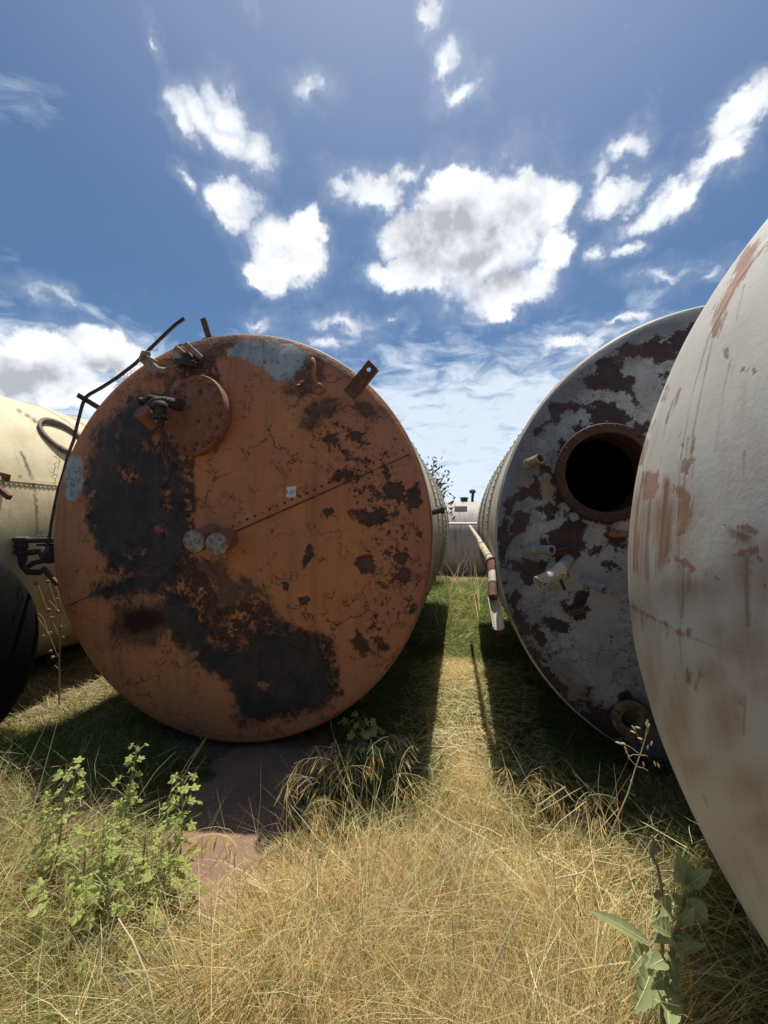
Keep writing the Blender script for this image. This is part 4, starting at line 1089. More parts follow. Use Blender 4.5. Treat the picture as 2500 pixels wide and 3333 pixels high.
V = np.stack([X.ravel(), (WC[1] + WR * np.cos(A)).ravel(), (WC[2] + WR * np.sin(A)).ravel()], -1)
i, j = np.meshgrid(np.arange(21), np.arange(120), indexing='ij'); j2 = (j + 1) % 120
F = np.stack([(i * 120 + j).ravel(), (i * 120 + j2).ravel(), ((i + 1) * 120 + j2).ravel(), ((i + 1) * 120 + j).ravel()], -1)
wsh = mesh('shell', V, F, M_WH, white, autos=False)
for nme in ('seam', 'rust', 'streaky', 'drip', 'stain'): vattr(wsh, nme, np.full(len(V), -2.0))
mb = MB(); mb.tube([Vector((WC[0] - .80, WC[1] + .15, EYE + .01)) + Vector((-.10, .12, 0)), Vector((WC[0] - .75, WC[1] + .15, EYE))], .010, 8)

# ---- cream tank in the next lane
CC = np.array([-4.35, 2.42, 1.29]); CRD = 1.25
cream = thing('storage_tank', (CC[0], CC[1], 0), 'sunlit cream storage tank with an open hatch and a riveted seam at the left edge', 'storage tank', 'old storage tanks lying in rows')
V, F = shell_mesh(CC, CRD, 4.6, (0.02, 1.1, 2.3, 3.4), na=420, steps=220, rear=.35)
P3 = to_px(V); P = P3[:, :2]; P[(P3[:, 2] < .3) | (V[:, 0] < CC[0])] = (9999, 9999)
csh = mesh('shell', V, F, M_CREAMSH, cream, autos=False)
zc = lambda pts: zz(2.011, 0, 1250, pts)
vattr(csh, 'mark', union(P, [], [zc([(125, 175)])[0] + (10, 5, .5), zc([(180, 210)])[0] + (12, 5, .6), zc([(228, 240)])[0] + (11, 6, .7), zc([(272, 268)])[0] + (9, 6, .7), zc([(285, 330)])[0] + (8, 7), zc([(135, 605)])[0] + (6, 5)],
      [(zc([(140, 450), (165, 500), (190, 570), (215, 640), (232, 730), (240, 830), (238, 990)]), 4.5), (zc([(380, 170), (470, 215), (560, 275)]), 2.0)]))
# plate joint with rivets along the flank
def cflank(x, y):
    d = ray(x, y); o2 = CO - np.array([CC[0], 0, CC[2]]); a = d[0] ** 2 + d[2] ** 2; b = 2 * (o2[0] * d[0] + o2[2] * d[2]); c = o2[0] ** 2 + o2[2] ** 2 - CRD ** 2
    D_ = b * b - 4 * a * c
    if D_ < 0: return None
    tt = (-b - math.sqrt(D_)) / (2 * a); return Vector(CO + d * tt)
pj = cflank(100, 1568); zj = pj.z; ang = math.asin((zj - CC[2]) / CRD)
mb = MB()
dN = Vector((math.cos(ang), 0, math.sin(ang)))
mb.bar(Vector((CC[0], 2.45, CC[2])) + dN * (CRD + .004), Vector((CC[0], 6.9, CC[2])) + dN * (CRD + .004), .03, .016, dN)
for k in range(120):
    mb.lathe([(.009, 0), (.007, .006), (.0006, .008)], Vector((CC[0], 2.5 + k * .037, CC[2])) + Vector((math.cos(ang - .028), 0, math.sin(ang - .028))) * (CRD + .001), dN, 6)
sj = mb.build('riveted_seam', M_CREAMSH, csh); vattr(sj, 'mark', np.full(len(sj.data.vertices), -2.0))
hp = cflank(203, 1428); hn = (hp - Vector((CC[0], hp.y, CC[2]))).normalized()
mb = MB(); mb.lathe([(.20, -.03), (.20, .02), (.212, .024), (.212, .034), (.188, .036), (.186, -.01), (.001, -.012)], hp, hn, 48)
mb.build('hatch_rim', mat_simple('weathered_hatch_steel', (0.20, 0.16, 0.12), (0.12, 0.09, 0.07), .8, 20, .5), cream)
# front end plate of the cream tank with a bracket
V, F = polar_head(CC, CRD, .12, 60, 160); V[:, 1] += .0
ce = mesh('end_plate', V, F, M_CREAMSH, cream, autos=False); vattr(ce, 'mark', np.full(len(V), -2.0))
cb = cflank(14, 1585)
mb = MB(); c1, c2 = Vector(at(-20, 1542, cb.y - .02)), Vector(at(30, 1548, cb.y - .02))
mb.bar(Vector(at(-30, 1540, cb.y)), Vector(at(30, 1556, cb.y)), .05, .02, (0, 1, 0)); mb.bar(Vector(at(-30, 1570, cb.y - .1)), Vector(at(32, 1620, cb.y - .1)), .035, .03, (0, 1, 0)); mb.build('bracket', M_RUST, cream, bevel=.002)

# ---- far tank lying across the end of the gap
FY = 11.0; FR = .98
far = thing('storage_tank', (0.0, FY, .18), 'distant grey brown tank lying crosswise at the far end of the gap', 'storage tank', 'old storage tanks lying in rows')
m, t = newmat('hazed_taupe_tank_paint'); n_ = t.noise(t.obj, 2.5, 6, .6)  # veiling haze over the distant tank put into its pale colour
rr = t.noise(stretch(t, t.obj, (5, 1, .5)), 3, 5, .6)
finish(t, t.mix(t.ramp(rr, .5, .7), t.mix(n_, (0.46, 0.41, 0.37), (0.38, 0.335, 0.30)), (0.27, 0.21, 0.17)), .65, n_, .2); M_TAUPE = m
def xcyl(cx, cy, cz, R, x0, x1, n=96, end=.35):
    prof = [(max(R * math.cos(a_), .002), x0 - end * math.sin(a_)) for a_ in np.linspace(PI / 2, 0, 9)] + [(R, x) for x in np.linspace(x0, x1, 14)[1:-1]] + [(max(R * math.cos(a_), .002), x1 + end * math.sin(a_)) for a_ in np.linspace(0, PI / 2, 9)]
    return MB().lathe(prof, (cx, cy, cz), (1, 0, 0), n)
fcz = EYE + (1700 - 1630) / FPX * FY - FR + .02
xcyl(0, FY + FR * .3, fcz, FR, -2.6, 2.9).build('shell', M_TAUPE, far)
fz = lambda x, y, d=0: Vector(at(x, y, FY - FR * .6 + d))
mb = MB(); mb.tube([fz(1380, 1705, -.13), fz(1640, 1705, -.13)], .030, 10); mb.build('flank_rail', mat_simple('highlight_pale_steel', (.75, .72, .68), (.6, .57, .52), .35, 10, .1), far)  # pipe along the flank, its bright highlight put into the pale colour
vt = Vector(at(1537, 1632, FY + FR * .3))
mb = MB(); mb.tube([vt + Vector((0, 0, -.08)), vt + Vector((0.01, 0, .12)), vt + Vector((.03, 0, .24))], .035, 12); mb.lathe([(.04, -.02), (.08, .0), (.085, .04), (.05, .08), (.01, .09)], vt + Vector((.01, 0, .22)), (0, 0, 1), 14); mb.build('vent_pipe', M_DARK, far)
v2 = Vector(at(1511, 1632, FY + FR * .3)); mb = MB(); mb.lathe([(.09, -.05), (.09, .07), (.11, .075), (.11, .10), (.01, .11)], v2, (0, 0, 1), 14); mb.build('hatch_cap', M_DARK, far)
v3 = Vector(at(1500, 1655, FY - .35)); mb = MB(); mb.box(v3 + Vector((0, .15, -.02)), (.30, .3, .16)); mb.build('control_box', M_TAUPE, far, bevel=.01)
# ------------------------------------------------------------------ small black tank at the left edge
BE = at(96, 2110, 1.92) - np.array([.46, 0, 0]); BR = .625
black = thing('small_tank', (BE[0] - .6, 1.92, 0), 'small black round ended tank in deep shade at the left edge', 'storage tank')
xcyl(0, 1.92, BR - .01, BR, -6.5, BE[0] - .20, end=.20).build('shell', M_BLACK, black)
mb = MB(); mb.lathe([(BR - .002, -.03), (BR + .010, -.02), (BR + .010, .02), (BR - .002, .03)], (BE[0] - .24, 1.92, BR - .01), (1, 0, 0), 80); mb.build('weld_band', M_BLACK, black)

# ------------------------------------------------------------------ grass
M_GRASS = mat_leaf('grass_blades', None, None, .5, attr=True, rough=.6)


def set_tint(o, cols):
    a = o.data.attributes.new('tint', 'FLOAT_COLOR', 'POINT')
    c = np.ones((len(cols), 4), np.float32); c[:, :3] = cols; a.data.foreach_set('color', c.ravel())


def ribbons(root, dirv, up, L, w0, droop, segs=4, side=None, R=rs):
    """curved ribbons; root (N,3), dirv unit horizontal lean, up = upright share, droop = bend"""
    N = len(root); tt = np.linspace(0, 1, segs + 1)
    d0 = dirv * np.sqrt(np.clip(1 - up ** 2, 0, 1))[:, None]; d0[:, 2] = up
    pos = np.zeros((N, segs + 1, 3)); pos[:, 0] = root; cur = d0.copy()
    for k in range(segs):
        pos[:, k + 1] = pos[:, k] + cur * (L / segs)[:, None]
        cur = cur + dirv * (droop * .55)[:, None] / segs * 2; cur[:, 2] -= droop / segs * 1.5
        cur += R.normal(0, .10, (N, 3)); cur /= np.linalg.norm(cur, axis=1)[:, None]
    a = R.rand(N) * 2 * PI
    sd = np.stack([np.cos(a), np.sin(a), R.normal(0, .25, N)], -1)
    sd -= d0 * (sd * d0).sum(1)[:, None]; sd /= np.linalg.norm(sd, axis=1)[:, None] + 1e-6
    wd_ = w0[:, None] * np.array([1 - .85 * x ** 2.2 for x in tt])[None]
    Lf = pos - sd[:, None] * wd_[..., None] / 2; Rt = pos + sd[:, None] * wd_[..., None] / 2
    V = np.stack([Lf, Rt], 2).reshape(N * (segs + 1) * 2, 3)
    b = (np.arange(N) * (segs + 1) * 2)[:, None] + np.arange(segs)[None] * 2
    b = b.ravel(); F = np.stack([b, b + 1, b + 3, b + 2], -1)
    return V, F, pos


def hsv_tint(N, kind, R=rs):
    u = R.rand(N)[:, None]; v = R.normal(1, .23, N)[:, None] * np.where(R.rand(N) < .14, .5, 1)[:, None]
    if kind == 'dry': c = np.array([.64, .44, .175]) * (1 - u) + np.array([.86, .67, .33]) * u
    elif kind == 'pale': c = np.array([.90, .79, .48]) * (1 - u) + np.array([.80, .65, .35]) * u
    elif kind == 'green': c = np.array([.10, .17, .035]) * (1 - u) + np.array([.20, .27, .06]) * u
    else: c = np.array([.24, .24, .07]) * (1 - u) + np.array([.38, .34, .12]) * u
    return np.clip(c * v, .01, .85)


def scatter(n, x0, x1, y0, y1):
    return np.stack([rs.uniform(x0, x1, n), rs.uniform(y0, y1, n)], -1)


def blocked(xy):
    x, y = xy[:, 0], xy[:, 1]
    b = np.zeros(len(x), bool)
    for c, R_, y0, y1 in ((OC, OR, 2.42, 6.8), (GC, GR, 2.45, 5.8), (CC, CRD, 2.35, 7.1)):
        b |= (np.abs(x - c[0]) < .42) & (y > y0) & (y < y1)
    b |= (np.abs(y - WC[1]) < .4) & (x > WC[0] - WA * .45)
    return b


GV, GF, GT = {'dry': [], 'green': []}, {'dry': [], 'green': []}, {'dry': [], 'green': []}
GN = {'dry': 0, 'green': 0}


def push(kind, V, F, T):
    GV[kind].append(V); GF[kind].append(F + GN[kind]); GT[kind].append(T); GN[kind] += len(V)


def flow(xy, s=1.3, seed=31):
    q = np.stack([xy[:, 0] * s, xy[:, 1] * s, xy[:, 0] * 0], -1)
    a = (fbm(q, 3, seed) - .5) * 13 - .6
    return np.stack([np.cos(a), np.sin(a), a * 0], -1)


def clearance(xy):                    # highest a blade may grow under a tank
    x, y = xy[:, 0], xy[:, 1]; h = np.full(len(x), 9.0)
    for c, R_, y0, y1 in ((OC, OR, 2.36, 6.95), (GC, GR, 2.38, 5.95), (CC, CRD, 2.3, 7.4)):
        ins = (np.abs(x - c[0]) < R_) & (y > y0) & (y < y1)
        h = np.where(ins, np.minimum(h, c[2] - np.sqrt(np.clip(R_ ** 2 - (x - c[0]) ** 2, 0, None))), h)
    ins = (np.abs(y - WC[1]) < WR) & (x > WC[0] - WA)
    h = np.where(ins, np.minimum(h, .02 + WC[2] - np.sqrt(np.clip(WR ** 2 - (y - WC[1]) ** 2, 0, None))), h)
    return np.clip(h - .0, .03, 9)


def field(n, box_, hfun, wmm, kinds, seed, upr=(.35, .95), droop=(.3, 1.3), fl=1.3, segs=4, dens=None, tuft=0):
    xy = scatter(n, *box_); tid = None
    if tuft:
        nc = max(1, n // tuft); cen = scatter(nc, *box_); tid = rs.randint(0, nc, n); loose = rs.rand(n) < .38
        off = rs.normal(0, .026, (n, 2)); xy = np.where(loose[:, None], xy, cen[tid] + off)
        thh = rs.uniform(.65, 1.35, nc)[tid]; toff = np.where(loose[:, None], 0, off / .026); tcol = rs.normal(1, .13, nc)[tid]
    px = to_px(np.concatenate([xy, gh(xy[:, 0], xy[:, 1])[:, None]], 1))
    k = (px[:, 2] > .2) & (px[:, 0] > -350) & (px[:, 0] < 2850) & (px[:, 1] < 4300) & ~blocked(xy)
    sb = sdf(xy, bare_w) + (fbm(np.stack([xy[:, 0] * 9, xy[:, 1] * 9, xy[:, 0] * 0], -1), 3, 5) - .5) * .25
    k &= (sb < 0.0) | (rs.rand(n) < .03)
    if dens is not None: k &= rs.rand(n) < dens(xy, px)
    xy = xy[k]; px = px[k]; sb = sb[k]; N = len(xy)
    if tuft: thh = thh[k]; toff = toff[k]; tcol = tcol[k]
    clump = fbm(np.stack([xy[:, 0] * 3.2, xy[:, 1] * 3.2, xy[:, 0] * 0], -1), 3, seed)
    L = hfun(xy, px) * rs.uniform(.45, 1.15, N) * (.5 + clump * 1.05)
    L *= np.clip(.35 + (-sb) * 2.4, .3, 1)
    L = np.minimum(L, clearance(xy) * 1.25 + .03)
    root = np.concatenate([xy, gh(xy[:, 0], xy[:, 1])[:, None] - .01], 1)
    dv = flow(xy, fl, seed) + np.concatenate([rs.normal(0, .75, (N, 2)), np.zeros((N, 1))], 1)
    if tuft:
        L = L * thh; dv = dv * .75; dv[:, :2] += toff * .75
    dv /= np.linalg.norm(dv, axis=1)[:, None]
    up = rs.uniform(upr[0], upr[1], N); up = np.clip(up - .25 * (clump - .5) * 2, .05, .99)
    wd_ = rs.uniform(wmm[0], wmm[1], N) / 1000
    V, F, pos = ribbons(root, dv, up, L, wd_, rs.uniform(droop[0], droop[1], N), segs)
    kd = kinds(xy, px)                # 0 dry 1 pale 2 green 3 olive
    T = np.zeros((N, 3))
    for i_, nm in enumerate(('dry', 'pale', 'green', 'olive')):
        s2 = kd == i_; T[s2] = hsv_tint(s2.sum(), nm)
    T *= (.80 + .4 * fbm(np.stack([xy[:, 0] * 2, xy[:, 1] * 2, xy[:, 0] * 0], -1), 2, seed + 5))[:, None]
    if tuft: T = T * tcol[:, None]
    vp = (segs + 1) * 2
    for nm, s2 in (('dry', kd < 2), ('green', kd >= 2)):
        if s2.sum() == 0: continue
        idx = np.nonzero(s2)[0]
        Vs = V.reshape(N, vp, 3)[idx].reshape(-1, 3); n2 = len(idx)
        b = ((np.arange(n2) * vp)[:, None] + np.arange(segs)[None] * 2).ravel()
        push(nm, Vs, np.stack([b, b + 1, b + 3, b + 2], -1), np.repeat(T[idx], vp, 0))


def green_share(xy, px):
    x, y = xy[:, 0], xy[:, 1]
    n = fbm(np.stack([x * 1.6, y * 1.6, x * 0], -1), 3, 77)
    g = np.full(len(x), .08)
    g = np.where((px[:, 0] < 620) & (px[:, 1] > 2400), .34 + .3 * np.clip((2950 - px[:, 1]) / 400, 0, 1), g)   # left foreground is greener
    g = np.where((px[:, 1] < 2360) & (px[:, 1] > 1890), .30 + 1.5 * (n - .5), g)     # strip between the tanks
    g = np.where((px[:, 1] < 2150) & (px[:, 1] > 1900) & (px[:, 0] > 1350), .95, g)
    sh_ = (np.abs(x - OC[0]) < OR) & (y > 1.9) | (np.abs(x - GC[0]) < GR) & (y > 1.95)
    g = np.where(sh_, 1.05, g)  # greener, darker grass mix deepens the tanks' shade by colour
    g = np.where((px[:, 0] > 2050) & (px[:, 1] > 2550), .6, g)
    g = g + (n - .5) * .5
    return np.clip(g, 0, .96)


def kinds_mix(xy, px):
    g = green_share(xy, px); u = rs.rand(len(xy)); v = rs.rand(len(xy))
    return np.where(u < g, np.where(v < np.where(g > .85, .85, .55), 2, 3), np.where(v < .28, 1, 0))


def h_near(xy, px):
    x, y = xy[:, 0], xy[:, 1]
    h = np.full(len(x), .42)
    h = np.where((y > 1.55), .29, h)
    h = np.where((y > 2.3), .20, h)
    h = np.where((px[:, 0] < 560) & (y < 1.9), .26, h)
    return h


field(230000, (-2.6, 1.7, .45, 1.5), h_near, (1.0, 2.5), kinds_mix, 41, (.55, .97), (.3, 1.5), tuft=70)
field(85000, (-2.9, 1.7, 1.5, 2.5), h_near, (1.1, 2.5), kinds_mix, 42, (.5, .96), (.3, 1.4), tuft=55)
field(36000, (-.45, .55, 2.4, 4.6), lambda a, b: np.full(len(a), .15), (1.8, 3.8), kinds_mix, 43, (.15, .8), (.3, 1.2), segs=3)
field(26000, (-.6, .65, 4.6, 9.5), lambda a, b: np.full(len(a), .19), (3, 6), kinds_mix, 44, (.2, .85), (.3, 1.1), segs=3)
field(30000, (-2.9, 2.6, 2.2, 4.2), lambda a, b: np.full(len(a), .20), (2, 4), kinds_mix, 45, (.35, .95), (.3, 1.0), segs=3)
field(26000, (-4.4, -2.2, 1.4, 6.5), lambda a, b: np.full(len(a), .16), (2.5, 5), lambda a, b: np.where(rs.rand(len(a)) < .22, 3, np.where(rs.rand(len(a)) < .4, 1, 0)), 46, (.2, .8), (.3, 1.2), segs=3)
# fallen straw lying through the sward
def straw(n, box_, Lr, wmm, zr, pal='pale', dens=None, upr=(-.12, .22)):
    xy = scatter(n, *box_); px = to_px(np.concatenate([xy, xy[:, :1] * 0], 1))
    sb = sdf(xy, bare_w); k = (px[:, 2] > .2) & ~blocked(xy) & (sb < -.02) & (np.abs(px[:, 0] - 1250) < 1600)
    if dens is not None: k &= rs.rand(n) < dens(px)
    xy = xy[k]; N = len(xy)
    z = np.minimum(rs.uniform(zr[0], zr[1], N), clearance(xy) * .7)
    root = np.concatenate([xy, (gh(xy[:, 0], xy[:, 1]) + z)[:, None]], 1)
    a = rs.uniform(0, 2 * PI, N); dv = np.stack([np.cos(a), np.sin(a), a * 0], -1)
    V, F, pos = ribbons(root, dv, rs.uniform(upr[0], upr[1], N), rs.uniform(Lr[0], Lr[1], N), rs.uniform(wmm[0], wmm[1], N) / 1000, rs.uniform(0, .25, N), 4)
    push('dry', V, F, np.repeat(hsv_tint(N, pal), 10, 0))
straw(2200, (-2.4, 1.5, .5, 2.3), (.08, .24), (1.0, 2.0), (.02, .20))
straw(120, (-.6, 1.4, .6, 2.0), (.2, .5), (2.0, 3.6), (.08, .24))
straw(2200, (-.4, .5, 2.3, 4.0), (.06, .22), (2, 4), (.02, .12))
straw(420, (-.0, 1.1, .8, 1.75), (.15, .40), (2.0, 3.8), (.05, .22))
# tall single stems
straw(520, (-2.0, 1.2, .6, 1.9), (.28, .55), (1.2, 2.4), (0, .04), 'pale', upr=(.75, .99))
straw(60, (-.3, .3, 5, 8), (.35, .8), (5, 8), (0, .04), 'dry', upr=(.9, .99))


# drooping brome heads
def brome(x, y, h, lean, nh=16, s=1.0, tint='dry'):
    root = np.array([x, y, float(gh([x], [y])[0])]); d = np.array([math.cos(lean), math.sin(lean), 0])
    pts = [root]; cur = np.array([d[0] * .15, d[1] * .15, 1.0]); n = 10
    for k in range(n):
        cur = cur / np.linalg.norm(cur); pts.append(pts[-1] + cur * h / n * 1.25)
        if k > 4: cur = cur + d * .42; cur[2] -= .36
    pts = np.array(pts)
    sd = np.cross(d, [0, 0, 1]); wv = np.linspace(.0028, .0012, n + 1) * s
    V = np.stack([pts - sd * wv[:, None] / 2, pts + sd * wv[:, None] / 2], 1).reshape(-1, 3)
    b = np.arange(n) * 2; push('dry', V, np.stack([b, b + 1, b + 3, b + 2], -1), np.repeat(hsv_tint(1, 'pale'), len(V), 0))
    for k in range(nh):
        u = 5.5 + 4.5 * k / nh; i_ = int(u); p = pts[i_] * (1 - u + i_) + pts[min(i_ + 1, n)] * (u - i_)
        L_ = rs.uniform(.05, .10) * s
        dirp = np.array([rs.normal(0, .35) + d[0] * .5, rs.normal(0, .35) + d[1] * .5, -1.0]); dirp /= np.linalg.norm(dirp)
        q1 = p + (dirp * .6 + np.array([d[0], d[1], .2]) * .4) * L_ * .5; q2 = q1 + dirp * L_ * .55; q3 = q2 + dirp * L_ * .35
        a_ = rs.rand() * PI; sv = np.array([math.cos(a_), math.sin(a_), 0])
        ww = [.0012, .0014, .005 * s, .0008]
        V = np.array([c + sv * w_ * sg / 2 for c, w_ in zip((p, q1, q2, q3), ww) for sg in (-1, 1)])
        b = np.arange(3) * 2; push('dry', V, np.stack([b, b + 1, b + 3, b + 2], -1), np.repeat(hsv_tint(1, tint), len(V), 0))


for (x, y, h, n_) in ((1150, 2700, .40, 7), (1060, 2720, .34, 5), (1250, 2740, .36, 4), (960, 2800, .30, 5), (1700, 2720, .32, 5), (1600, 2760, .30, 4), (840, 3000, .34, 3), (1450, 2780, .26, 6), (1850, 2800, .28, 5), (720, 3150, .32, 3),
                      (1300, 2950, .3, 7), (1000, 3050, .3, 6), (1700, 3000, .3, 5), (1960, 2950, .26, 5), (500, 3300, .3, 5), (1500, 3250, .25, 5)):
    for k in range(n_):
        g0 = on_ground(x + rnd.uniform(-40, 40), y + rnd.uniform(-25, 25))
        brome(g0[0], g0[1], h * rnd.uniform(.8, 1.1), rnd.uniform(-.6, 3.6), 16)
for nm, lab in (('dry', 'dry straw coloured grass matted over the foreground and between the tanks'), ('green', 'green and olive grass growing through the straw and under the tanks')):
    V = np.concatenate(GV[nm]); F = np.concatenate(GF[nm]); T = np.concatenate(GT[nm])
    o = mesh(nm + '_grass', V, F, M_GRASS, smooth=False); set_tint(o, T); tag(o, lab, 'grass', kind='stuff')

# ------------------------------------------------------------------ plants
M_MALLOW = mat_leaf('mallow_leaf', (0.38, 0.46, 0.12), (0.60, 0.62, 0.22), .55, 9)
M_WEED = mat_leaf('grey_green_leaf', (0.28, 0.35, 0.15), (0.50, 0.54, 0.28), .5, 28)
M_STEM = mat_leaf('dry_stalk', (0.42, 0.32, 0.20), (0.30, 0.22, 0.14), .1, 30)
M_STRAW = mat_leaf('pale_straw_stalk', (0.85, 0.76, 0.52), (0.74, 0.62, 0.40), .4, 30)
M_GSTEM = mat_leaf('green_stem', (0.26, 0.30, 0.12), (0.36, 0.34, 0.16), .2, 20)
M_TREE = mat_leaf('far_tree_leaf', (0.07, 0.10, 0.035), (0.10, 0.13, 0.05), .3, 6)
M_THIS = mat_simple('dry_thistle_head', (0.30, 0.21, 0.14), (0.16, 0.11, 0.08), .9, 60, .6)


def leaf_lobed(mb, c, n, up, r, lobes=5):
    n = n.normalized(); x = up.cross(n)
    if x.length < .01: x = Vector((1, 0, 0)).cross(n)
    x.normalize(); y = n.cross(x); K_ = 35
    vs = [c - y * r * .25]
    for k in range(K_):
        a_ = -PI / 2 + .22 + (2 * PI - .44) * k / (K_ - 1)
        rr_ = r * (1 + .20 * math.cos(lobes * (a_ - PI / 2)) + .04 * math.cos(27 * a_)) * rnd.uniform(.97, 1.03)
        fold = .13 * r * math.cos(lobes * (a_ - PI / 2)) - .20 * r * (1 - math.sin(a_)) * .5
        vs.append(c + x * math.cos(a_) * rr_ + y * math.sin(a_) * rr_ + n * fold)
    mb.add([tuple(v) for v in vs], [(0, k, k + 1) for k in range(1, K_)])


def mallow(px_, h, lean, label, n_, rleaf=.028, spread=.06):
    root = Vector(on_ground(*px_)); o = thing('mallow_plant', root, label, 'plant', 'mallow plants at the lower left')
    st_ = MB(); lf_ = MB()
    top = root + Vector((lean[0], lean[1], h)); pts = [root.lerp(top, u) + Vector((math.sin(u * 4) * .012, 0, 0)) for u in np.linspace(0, 1, 7)]
    st_.tube(pts, [.0055 - .0035 * k / 6 for k in range(7)], 7)
    n_ = int(n_ * 1.35)
    for k in range(n_):
        u = .15 + .85 * (k + rnd.random() * .5) / n_; p = root.lerp(top, u)
        a_ = k * 2.4 + rnd.random(); L_ = spread * (1.3 - .8 * u) * rnd.uniform(.6, 1.4)
        e_ = p + Vector((math.cos(a_) * L_, math.sin(a_) * L_, L_ * rnd.uniform(.1, .7)))
        st_.tube([p, p.lerp(e_, .5) + Vector((0, 0, .006)), e_], .0014, 4, cap=False)
        nn = Vector((math.cos(a_) * .5 + rnd.gauss(0, .3), math.sin(a_) * .5 - .25 + rnd.gauss(0, .3), rnd.uniform(.5, 1)))
        leaf_lobed(lf_, e_, nn, Vector((math.cos(a_), math.sin(a_), .1)), rleaf * .78 * rnd.uniform(.5, 1.25) * (1.2 - .5 * u))
    st_.build('stem', M_GSTEM, o); lf_.build('leaves', M_MALLOW, o, autos=False, smooth=False)


mallow((150, 2960), .45, (-.02, .10), 'leftmost upright mallow shoot with pale lobed leaves at its tip, in the lower left', 26)
mallow((330, 2960), .50, (.02, .15), 'tallest slender mallow shoot reaching into the dark shade below the orange tank', 34, .022, .05)
mallow((560, 2960), .42, (-.01, .08), 'mallow shoot with a bright yellow green leaf beside the bare earth', 26, .030)
mallow((240, 3030), .28, (.0, .05), 'low spreading mallow with large pale leaves between the two left shoots', 20, .034, .13)
mallow((420, 3000), .27, (.03, .05), 'bushy mallow clump with crinkled leaves left of the bare earth', 34, .022, .15)
mallow((500, 3060), .22, (.03, .02), 'short mallow clump at the near left corner of the bare earth', 26, .021, .12)
mallow((330, 3120), .22, (.0, .03), 'low yellowish mallow clump in front of the tallest shoot', 26, .020, .14)
mallow((40, 2760), .10, (.0, .03), 'single small mallow with one bluish leaf in deep shade at the left edge', 5, .040, .05)
mallow((1185, 2470), .20, (.0, .0), 'dark clover like mallow in the shade right of the orange tank', 22, .032, .12)


RIBS = []


def blade_leaf(mb, a, b, wmax, nrm, droop=.1, n=18, wavy=.14):
    a = Vector(a); b = Vector(b); d = b - a; s_ = d.cross(Vector(nrm)).normalized(); nz_ = s_.cross(d).normalized()
    vs = []
    for k in range(n + 1):
        u = k / n; w_ = wmax * math.sin(PI * min(1, u * .94 + .06)) ** .8 * (1.15 - .5 * u) * (1 + wavy * math.sin(k * 2.7) + wavy * 1.5 * (k % 2))
        c = a + d * u + Vector((0, 0, -droop * u * u)) + nz_ * .05 * d.length * math.sin(PI * u)
        vs += [c - s_ * w_ / 2 + nz_ * w_ * .22, c, c + s_ * w_ / 2 + nz_ * w_ * .22 * (1 + .4 * math.sin(k * 1.9))]
    RIBS.append([vs[3 * k + 1] + nz_ * .0006 * sg for sg in (1,) for k in range(n)])
    F_ = []
    for k in range(n):
        for j_ in (0, 1): F_.append((k * 3 + j_, k * 3 + j_ + 1, k * 3 + j_ + 4, k * 3 + j_ + 3))
    mb.add([tuple(v) for v in vs], F_)


# broad leaved weed at the lower right
wr = Vector(on_ground(2150, 3560)); weed = thing('broadleaf_weed', wr, 'broad leaved grey green weed with ragged leaves at the foot of the white tank', 'plant')
yd = wr.y
wq = lambda x, y, d=0: Vector(at(x, y, yd + d))
lm_ = MB(); sm_ = MB()
sm_.tube([wr, wq(2160, 3300), wq(2190, 3090), wq(2235, 2890)], [.009, .008, .006, .004], 9)
sm_.tube([wq(2160, 3300), wq(2120, 3150), wq(2105, 3080)], [.006, .005, .003], 7)
for (xa, ya, xb, yb, w_, n_, d1, d2) in ((2240, 2880, 2205, 2775, .050, (0, -1, .1), .0, .02), (2240, 2880, 2320, 2830, .032, (0, -.7, .8), .0, -.03), (2235, 2885, 2175, 2845, .034, (0, -.7, .8), 0, -.05), (2245, 2870, 2262, 2820, .03, (0, -1, .2), 0, .04),
                                 (2180, 2980, 2140, 2930, .05, (0, -.6, .8), 0, -.04), (2240, 2930, 2305, 3000, .042, (0, -.8, .6), 0, -.02), (2190, 3050, 2120, 3010, .05, (0, -.6, .8), 0, -.05), (2180, 3060, 2215, 3130, .04, (.3, -.9, .3), 0, -.05),
                                 (2180, 3070, 2130, 3060, .04, (0, -.6, .8), 0, .05), (2110, 3070, 1910, 2960, .030, (0, -.5, .9), 0, .0), (2110, 3080, 2050, 3160, .038, (0, -.8, .6), 0, -.05), (2130, 3120, 2060, 3300, .060, (.2, -.8, .6), 0, -.12),
                                 (2150, 3180, 2180, 3370, .055, (.1, -.8, .6), 0, -.14), (2200, 3100, 2300, 3075, .02, (0, -.5, .9), 0, .03), (2150, 3130, 2200, 3230, .045, (.3, -.8, .5), 0, -.06), (2225, 2960, 2170, 2905, .030, (0, -.6, .8), 0, -.03), (2215, 3000, 2262, 2950, .028, (0, -.7, .7), 0, -.04), (2200, 3040, 2262, 3090, .03, (.2, -.7, .7), 0, -.05), (2165, 3120, 2110, 3150, .035, (0, -.6, .8), 0, -.06), (2175, 3100, 2195, 3180, .03, (.4, -.8, .5), 0, -.05), (2120, 3190, 2060, 3230, .04, (0, -.7, .7), 0, -.05), (2160, 3210, 2230, 3290, .04, (.2, -.7, .6), 0, -.05), (2190, 3000, 2130, 2990, .05, (0, -.6, .8), 0, .06)):
    blade_leaf(lm_, wq(xa, ya, d1), wq(xb, yb, d2), w_, n_, .0)
sm_.build('stem', M_GSTEM, weed); lvs = lm_.build('leaves', M_WEED, weed, autos=False)
rb_ = MB()
for l_ in RIBS: rb_.tube(l_, [.0016 - .0011 * k / len(l_) for k in range(len(l_))], 5)
rb_.build('midribs', M_STRAW, lvs)

